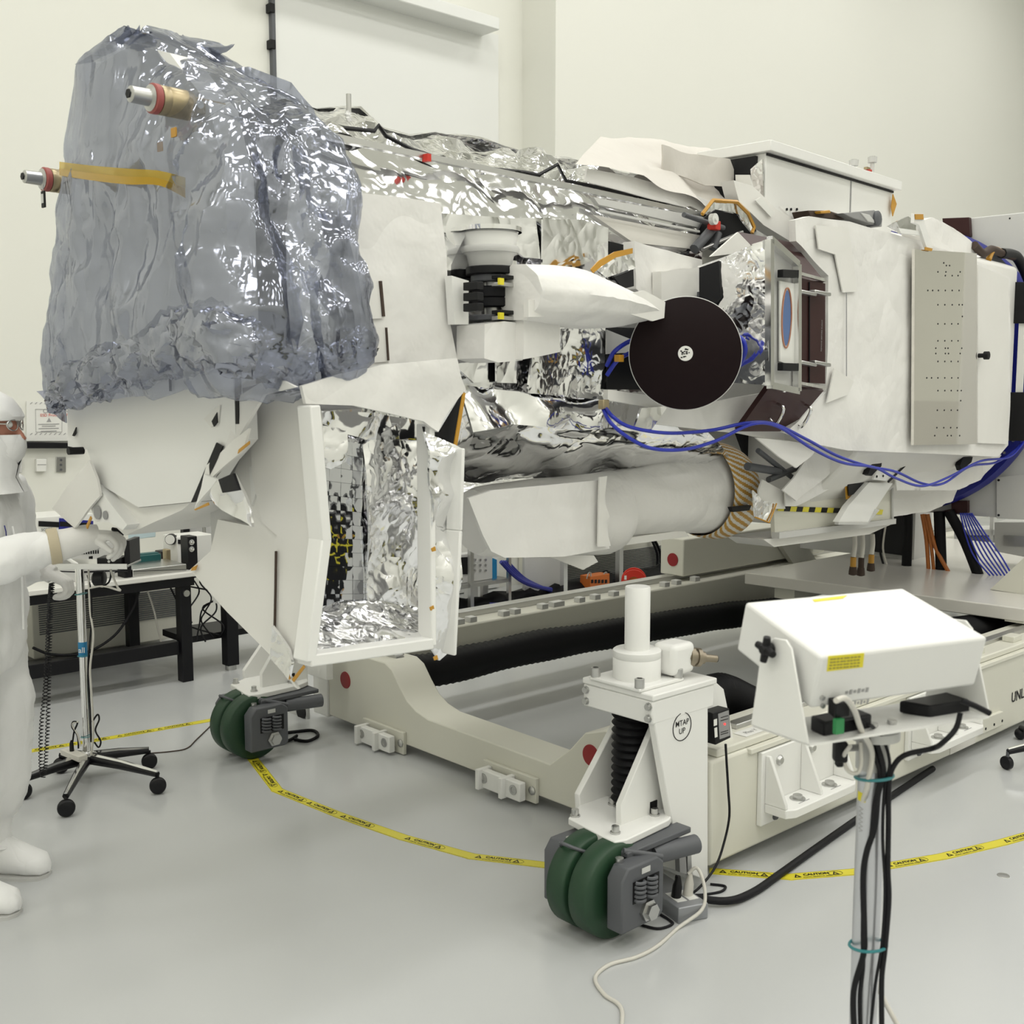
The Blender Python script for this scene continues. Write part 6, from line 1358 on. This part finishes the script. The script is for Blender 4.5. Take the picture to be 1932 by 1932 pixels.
# ------------------------------------------------------------------ chrome rolling stand on the left
HB = V((-1.944, 4.945, 0))
ls = thing('rolling_stand', 'chrome pole rolling stand with small tray and five black castors beside the person', 'stand', HB)
MB().cyl(HB+ZUP*.06, HB+ZUP*.965, .019, seg=24).build('pole', chrome, ls)
MB().lathe(HB+ZUP*.055, ZUP, [(0, .035), (.05, .035), (.06, .024)], 20).build('hub', steel, ls)
for k, (tx_, ty_, cx_, cy_) in enumerate(((281, 1416, 272, 1442), (297, 1461, 285, 1488), (124, 1502, 115, 1530), (114, 1424, 120, 1442), (43, 1471, 30, 1492))):
    e_ = PZ(tx_, ty_, .085); 
    lg = MB().tube([HB+ZUP*.075, HB.lerp(V((e_.x, e_.y, 0)), .5)+ZUP*.085, e_], [.024, .02, .014], 8).build('leg', black, ls)
    MB().tube([HB+ZUP*.1, HB.lerp(V((e_.x, e_.y, 0)), .5)+ZUP*.103, e_+ZUP*.01], [.012, .009, .007], 6).build('leg_trim', chrome, ls, lg)
    w_ = V((e_.x, e_.y, .029))
    MB().lathe(w_+V((.008, -.022, .007)), V((-.35, 1, 0)), [(0, .012), (0, .028), (.004, .034), (.016, .036), (.017, .028), (.023, .028), (.024, .036), (.036, .034), (.04, .028)], 24).build('castor', black, ls, lg)
    MB().cyl(w_+ZUP*.03, e_, .008, seg=8).build('castor_stem', ink, ls, lg)
MB().box((-2.07, 4.86, .975), (-1.70, 5.05, .985)).build('tray', chrome, ls, bevel=.002)
MB().box((-1.725, 4.9, .985), (-1.70, 5.04, 1.09)).build('tray_upright', black, ls, bevel=.002)
MB().box((-2.07, 4.858, .968), (-1.70, 4.864, .992)).build('tray_lip', chrome, ls)
q = V((-1.86, 4.93, .915)); MB().lathe(q, V((1, 0, 0)), [(-.02, .02), (-.01, .034), (.03, .034), (.035, .025)], 16).build('height_knob', black, ls)
zt_ = PY(157, 1212, 4.93).z; z0_ = PY(157, 1240, 4.93).z
bt_ = MB().lathe(V((HB.x, HB.y, z0_)), ZUP, [(0, .0198), (zt_-z0_, .0198)], 24).build('blue_band', bluetape, ls)
tx = MB(); tx.text('all', V((HB.x-.012, HB.y-.0225, z0_+.022)), V((1, 0, 0)), ZUP, .036, bold=.005); tx.build('print', sign, ls, bt_)
tb2 = thing('tray_box', 'small black plug box sitting on the chrome stand tray by the glove', 'box', (-1.78, 4.93, .985)); MB().box((-1.84, 4.88, .985), (-1.73, 4.97, 1.015)).build('case', ink, tb2, bevel=.003); q = V((-1.785, 4.879, 1.0)); MB().cyl(q, q-V((0, .004, 0)), .006).build('dial', steel, tb2)
kq = PY(133, 1057, 4.92); tag(MB().tube([kq-V((.02, 0, -.012)), kq+V((.03, 0, -.02))], .008, 8).build('white_stylus', sign), 'short white peg lying on the left of the chrome tray', 'peg')
strp_ = thing('power_strip', 'small white power strip resting on the stand base beside the pole', 'power strip', (HB.x-.05, HB.y-.05, .1))
a, b = PZ(122, 1417, .115), PZ(157, 1431, .115); d_ = (b-a).normalized(); MB().obox((a+b)/2, (b-a)*.5, V((-d_.y, d_.x, 0))*.022, ZUP*.014).build('case', whitec, strp_, bevel=.004)
tag(MB().lathe(a.lerp(b, .4)+ZUP*.014, ZUP, [(0, .01), (.035, .009), (.05, .004)], 10).build('plug', ink), 'black plug standing in the white strip on the stand base', 'plug')
for P, r_, m_, lab in (
    ([(167, 1075), (170, 1150), (176, 1200), (170, 1260), (172, 1300), (176, 1380), (172, 1425)], .005, whitec, 'white cable running down the right side of the chrome pole'),
    ([(165, 1085), (172, 1120), (172, 1180), (166, 1260), (170, 1340), (172, 1400)], .004, rubber, 'black cable running down the right side of the chrome pole'),
    ([(137, 1400), (140, 1380), (146, 1364), (138, 1362), (136, 1372), (146, 1388), (148, 1412)], .004, rubber, 'black cable loop hanging above the white power strip'),
    ([(174, 1362), (184, 1348), (187, 1358), (180, 1378), (190, 1398), (186, 1410), (178, 1400)], .004, rubber, 'black cable loop hanging right of the chrome pole foot'),
    ([(148, 1362), (136, 1366), (146, 1386), (152, 1408)], .004, whitec, 'short white cable curling down to the power strip'),
    ([(205, 1063), (212, 1085), (222, 1108), (226, 1114), (196, 1106), (168, 1110)], .005, whitec, 'white cable looping from the tray back to the chrome pole'),
    ([(209, 1066), (208, 1092), (198, 1104), (170, 1112)], .004, rubber, 'black cable looping from the tray to the chrome pole')):
    cable('stand_cable', lab, [PY(p[0], p[1], 4.91) for p in P], r_, m_)
for z_ in (1121, 1237, 1390):
    c_ = V((HB.x, HB.y, PY(160, z_, 4.93).z)); tag(MB().tube([c_+V((math.cos(a_)*.026+.004, math.sin(a_)*.026-.004, .003*math.cos(a_))) for a_ in [2*math.pi*k/20 for k in range(20)]], .002, 5, closed=True).build('cable_tie', teal), {1121: 'teal tie high on the chrome pole just under the tray', 1237: 'teal tie at the blue band of the chrome pole', 1390: 'teal tie near the foot of the chrome pole'}[z_], 'cable tie', 'teal ties on the chrome pole')
def coil(label, P, r_, turns, rw, m=rubber):
    pts = resample(smooth_path(P, 8), turns*8+1); out = []
    for k, p in enumerate(pts):
        a_ = 2*math.pi*k/8; out.append(p+V((math.cos(a_), math.sin(a_), 0))*r_)
    tag(MB().tube(out, rw, 5).build('coiled_cord', m), label, 'cord', 'coiled cords below the gloved hand')
coil('coiled black cord hanging from the gloved hand, the left strand', [PY(97, 1100, 4.1), PY(93, 1150, 4.3), PY(86, 1290, 4.5), PY(78, 1370, 4.55), PY(77, 1440, 4.6), PY(80, 1466, 4.65)], .008, 66, .0022)
coil('coiled black cord hanging from the gloved hand, the right strand', [PY(99, 1100, 4.1), PY(95, 1170, 4.3), PY(92, 1290, 4.5), PY(90, 1370, 4.55), PY(86, 1440, 4.6), PY(82, 1466, 4.65)], .008, 66, .0022)
# ------------------------------------------------------------------ person
pn_ = thing('person', 'person in white hooded cleanroom suit, mask and gloves reaching toward the satellite', 'person', (-1.80, 3.74, 0))
def limb(b, P, r_, seg=14, n=5):
    pts = smooth_path(P, n); rs = [q.x for q in smooth_path([V((x, 0, 0)) for x in r_], n)]
    b.tube(pts, rs, seg); b.ball(pts[0], rs[0]*.98, 10); b.ball(pts[-1], rs[-1]*.98, 10)
hc_ = V((-1.765, 3.76, 1.615))
shN, shF = V((-1.83, 3.55, 1.395)), V((-1.81, 3.95, 1.395))
elN = V((-1.86, 3.50, 1.17)); wrN = PY(92, 1032, 3.58); haN = PY(120, 1027, 3.6)
elF = V((-1.80, 4.02, 1.13)); wrF = PY(72, 1072, 3.98); haF = PY(100, 1085, 3.98)
anF, anN = V((-1.895, 3.90, .12)), V((-1.87, 3.60, .12))
knF, knN = V((-1.825, 3.88, .52)), V((-1.85, 3.61, .52))
hiF, hiN = V((-1.82, 3.84, .93)), V((-1.83, 3.65, .93))
bd = MB()
bd.ball(hc_, .1, 18, sc=(.98, .78, 1.18)); bd.ball(hc_+V((.035, 0, -.06)), .066, 12, sc=(1, .85, .9)); bd.tube([hc_+V((.09, 0, .025)), hc_+V((.118, 0, -.028)), hc_+V((.095, 0, -.035))], [.008, .015, .010], 8)
bd.tube([hc_+V((-.02, 0, -.08)), V((-1.80, 3.75, 1.36))], [.055, .065], 12)
limb(bd, [V((-1.81, 3.75, 1.40)), V((-1.80, 3.75, 1.15)), V((-1.82, 3.745, .93))], [.075, .09, .09])
for P in ([shN, elN, wrN], [shF, elF, wrF]): limb(bd, P, [.05, .042, .03])
for P in ([hiN, knN, anN], [hiF, knF, anF]): limb(bd, P, [.075, .055, .04])
bd.build('body', skin, pn_, remesh=.008)
cv = MB()
tor = []
for z_, xo, rx, ry in ((1.43, -1.815, .085, .12), (1.39, -1.815, .115, .205), (1.28, -1.81, .13, .215), (1.12, -1.805, .13, .20), (1.0, -1.815, .13, .20), (.88, -1.825, .135, .205), (.80, -1.825, .12, .19)):
    tor.append([V((xo+rx*math.cos(a_), 3.75+ry*math.sin(a_), z_)) for a_ in [2*math.pi*k/28 for k in range(28)]])
cv.loft(tor, True, True)
limb(cv, [shN, (shN+elN)/2+V((-.01, -.01, 0)), elN, (elN*.45+wrN*.55), wrN], [.085, .092, .088, .075, .058])
limb(cv, [shF, (shF+elF)/2, elF, (elF+wrF)/2, wrF], [.085, .088, .082, .07, .052])
for h_, k_, a_ in ((hiN, knN, anN), (hiF, knF, anF)):
    limb(cv, [h_+ZUP*.04, (h_+k_)/2, k_, (k_+a_)/2+V((.01, 0, 0)), a_+ZUP*.12, a_+ZUP*.02], [.11, .112, .10, .092, .085, .072])
cv.tube([V((-1.80, 3.75, 1.36)), V((-1.79, 3.755, 1.5))], [.10, .075], 16)
cvo = cv.build('coverall', suit, pn_, remesh=.012)
tex_ = bpy.data.textures.new('folds', 'CLOUDS'); tex_.noise_scale = .16; tex_.noise_depth = 1
dm_ = cvo.modifiers.new('d', 'DISPLACE'); dm_.texture = tex_; dm_.strength = .035; dm_.mid_level = .55
tx2_ = bpy.data.textures.new('creases', 'CLOUDS'); tx2_.noise_scale = .055; tx2_.noise_depth = 2; d2_ = cvo.modifiers.new('e', 'DISPLACE'); d2_.texture = tx2_; d2_.strength = .018; d2_.mid_level = .5
z_ = MB(); z_.tube([V((-1.672, 3.70, 1.30)), V((-1.648, 3.70, 1.15)), V((-1.652, 3.70, .95))], .004, 6); z_.build('zip_flap', suit, pn_, cvo)
hd = MB(); 
tor = []
for z_, xo, rx, ry in ((1.755, -.012, .02, .02), (1.748, -.012, .055, .05), (1.725, -.01, .092, .083), (1.69, -.005, .112, .097), (1.665, .002, .116, .10), (1.652, .004, .104, .10)):
    tor.append([V((hc_.x+xo+rx*math.cos(a_), hc_.y+ry*math.sin(a_), z_)) for a_ in [2*math.pi*k/32 for k in range(32)]])
# lower rings open at the face: an arc from cheek round the back to the other cheek
hd.loft(tor, True, True)
def arc(z_, xo, rx, ry, op): return [V((hc_.x+xo+rx*math.cos(a_), hc_.y+ry*math.sin(a_), z_)) for a_ in [op+(2*math.pi-2*op)*k/31 for k in range(32)]]
A1 = [arc(1.665, 0, .117, .101, .75), arc(1.64, -.002, .115, .10, 1.0), arc(1.60, -.002, .114, .1, .9), arc(1.56, -.002, .114, .098, .62), arc(1.53, -.002, .108, .092, .35), arc(1.50, -.006, .102, .09, .05), arc(1.46, -.02, .105, .10, .02), arc(1.41, -.03, .14, .15, .02)]
A2 = [[p+(V((hc_.x, hc_.y, p.z))-p)*.08 for p in r] for r in A1]
hd.loft(A1, False, False); hd.loft(A2, False, False)
hd.build('hood', suit, pn_)
mk = MB(); ms = []
for z_, rx, ry, op in ((1.605, .108, .084, 1.0), (1.59, .117, .085, 1.0), (1.56, .118, .085, .9), (1.53, .108, .08, .85), (1.508, .088, .066, .8)):
    ms.append([V((hc_.x+.004+rx*math.cos(a_), hc_.y+ry*math.sin(a_), z_)) for a_ in [-op+2*op*k/20 for k in range(21)]])
mk.loft(ms, False, False); mk.loft([[p-V((.006, 0, 0)) for p in r] for r in ms], False, False); mk.build('face_mask', suit, pn_)
gl = MB()
for sg in (-1, 1):
    c_ = hc_+V((.103, sg*.034, .022)); gl.tube([c_+V((-.012*abs(math.cos(a_))*(1 if math.cos(a_)*sg > 0 else 0), math.cos(a_)*.026, math.sin(a_)*.018)) for a_ in [2*math.pi*k/20 for k in range(20)]], .0022, 5, closed=True)
    gl.tube([hc_+V((.09, sg*.062, .026)), hc_+V((.02, sg*.088, .03))], .0025, 5)
gl.build('glasses', steel, pn_)
eb = MB()
for sg in (-1, 1): eb.ball(hc_+V((.086, sg*.034, .024)), .012, 8)
eb.build('eyes', sign, pn_)
eb = MB()
for sg in (-1, 1): eb.tube([hc_+V((.092, sg*.018, .046)), hc_+V((.09, sg*.05, .048))], .004, 5)
eb.build('eyebrows', rust, pn_)
def hand(wr, ha, d, up, side, curls, name, parts_extra=None, th_dir=None):
    d, up, side = d.normalized(), up.normalized(), side.normalized()
    b = MB(); b.tube(smooth_path([wr-d*.03, wr, wr.lerp(ha, .6), ha], 4), [q.x for q in smooth_path([V((.044, 0, 0)), V((.036, 0, 0)), V((.034, 0, 0)), V((.034, 0, 0))], 4)], 12)
    for k in range(4):
        o_ = ha+side*(k-1.5)*.020; b.tube([ha-d*.02+side*(k-1.5)*.012, o_+d*.055], [.022, .014], 10)
        L_ = [.040, .046, .043, .034][k]; p = o_+d*.055; a_ = 0
        pts = [p]; 
        for j in range(3):
            a_ += curls[k]*(1, 1.2, .9)[j]; p = p+(d*math.cos(a_)-up*math.sin(a_))*L_*(1, .68, .55)[j]; pts.append(p)
        pts2 = smooth_path(pts, 3); n_ = len(pts2); b.tube(pts2, [.0115-.003*i/n_ for i in range(n_)], 8); b.ball(pts[0], .0125, 8); b.ball(pts[-1], .0085, 8)
    t0 = ha-side*.030+d*.005; td = (d*.7-side*.35-up*.55).normalized() if th_dir is None else th_dir.normalized()
    t1 = t0+td*.042; t2 = t1+(td+d*.5-up*.3).normalized()*.032
    b.tube([ha-d*.02, t0, t1, t2], [.02, .016, .0125, .009], 8); b.ball(t2, .009, 8)
    return b.build(name, glovem, pn_, remesh=.0035)
dN = V((1, .06, .04)); palmN = PY(180, 1012, 3.64)
hand(haN, palmN, dN, V((.25, 0, 1)), V((0, 1, 0)), [.75, .7, .65, .6], 'glove', th_dir=V((.8, -.2, -.6)))
cu = MB(); cu.lathe(PY(104, 1030, 3.59), (haN-wrN), [(-.02, .056), (-.018, .06), (.012, .06), (.014, .05)], 20); cu.build('glove_cuff', mat('cuff_elastic', (.55, .48, .34), .7), pn_)
gv = MB(); pts = smooth_path([PY(104, 1030, 3.59), PY(125, 1026, 3.6), PY(160, 1016, 3.62), PY(185, 1012, 3.64)], 4)
gv.tube(pts, [.055-.016*i/len(pts) for i in range(len(pts))], 18); gv.build('glove_gauntlet', glovem, pn_)
hand(wrF, haF, V((.8, .1, -.45)), V((.6, 0, .8)), V((0, -1, .1)), [.9, .9, .85, .8], 'glove')
tool = tag(MB().tube([PY(212, 998, 3.66), PY(224, 1000, 3.68), PY(232, 1008, 3.7)], .006, 8).build('hand_tool', ink), 'short black tool held between the raised gloved fingers', 'tool')
for nm, an_, tx_ in (('shoe_cover', anF, -1.68), ('shoe_cover', anN, -1.655)):
    sh = MB(); toe = V((tx_-.05, an_.y-.01, .05)); heel = V((an_.x-.06, an_.y, .055))
    rg = []
    for u_, rx, rz, zc in ((0, .03, .03, .06), (.08, .05, .055, .065), (.3, .058, .075, .08), (.5, .060, .068, .072), (.75, .062, .05, .055), (.93, .05, .04, .044), (1.0, .02, .02, .036)):
        c_ = V((heel.x-.02+(tx_-heel.x+.02)*u_, an_.y-.02*u_, 0)); rg.append([c_+V((0, rx*math.cos(a_), max(.003, zc+rz*math.sin(a_)*(1+.06*math.sin(a_*5+u_*9))))) for a_ in [2*math.pi*k/24 for k in range(24)]])
    sh.loft(rg, True, True); so_ = sh.build(nm, suit, pn_)
    MB().tube(smooth_path([V((an_.x+.03, an_.y-.07, .12)), V((an_.x+.075, an_.y-.05, .115)), V((an_.x+.08, an_.y+.0, .125))], 4), .006, 6).build('tie', suit, pn_, so_)
    sl = MB(); sl.prism([V((c[0].x, c[0].y, 0)) for c in rg]+[V((c[12].x, c[12].y, 0)) for c in reversed(rg)], ZUP*.012); sl.build('sole', lgrey, pn_, so_)
# dark cabinet off to the right shows in the mirror tiles; partition is added for the radiator plate's reflection
bc_ = thing('low_cabinet', 'low black cabinet with a yellow stripe, seen only in the mirror tiles', 'cabinet', (5.9, 2.5, 0))
MB().box((5.45, 1.2, 0), (6.3, 3.7, .75)).build('body', solid_dark, bc_); MB().box((5.44, 1.2, .45), (5.449, 3.7, .53)).build('stripe', yellow, bc_)
tag(MB().box((8.2, 6.4, 0), (8.3, 11.5, 1.645)).build('partition', mat('partition_grey', (.50, .49, .45), .6)), 'plain grey-beige partition, added out of view for the radiator plate to mirror', 'partition')
# pen marks on the chest
MB().tube([V((-1.672, 3.64, 1.31)), V((-1.668, 3.64, 1.29)), V((-1.672, 3.65, 1.275)), V((-1.666, 3.64, 1.26))], .002, 4).build('ink_mark', bluep, pn_)
# ------------------------------------------------------------------ light
sc_ = bpy.context.scene
w = bpy.data.worlds.new('w'); sc_.world = w; w.use_nodes = True; w.node_tree.nodes['Background'].inputs[0].default_value = (1, .98, .93, 1); w.node_tree.nodes['Background'].inputs[1].default_value = .3
for i in range(6):
    for j in range(4):
        L = bpy.data.lights.new('ceiling_lamp', 'AREA'); L.shape = 'RECTANGLE'; L.size = 1.5; L.size_y = .8; L.energy = 43; L.color = (1, .985, .955)
        o = bpy.data.objects.new('ceiling_lamp', L); C.objects.link(o); o.location = D.w(-6.2+i*3.4, -2.4+j*3.1, HC-.06); o.rotation_euler = (0, 0, math.radians(42))
# ------------------------------------------------------------------ camera
cd = bpy.data.cameras.new('camera'); cam = bpy.data.objects.new('camera', cd); C.objects.link(cam)
cam.location = CAM; cam.rotation_euler = (math.pi/2-TH, 0, 0); cd.sensor_width = 36; cd.lens = 36*FPX/1932; cd.clip_start = .05
cd.dof.use_dof = True; cd.dof.focus_distance = 5.0; cd.dof.aperture_fstop = 8
sc_.camera = cam
vs = sc_.view_settings; vs.view_transform = 'Standard'; vs.look = 'None'; vs.gamma = 1; vs.exposure = 0.0; vs.use_curve_mapping = False
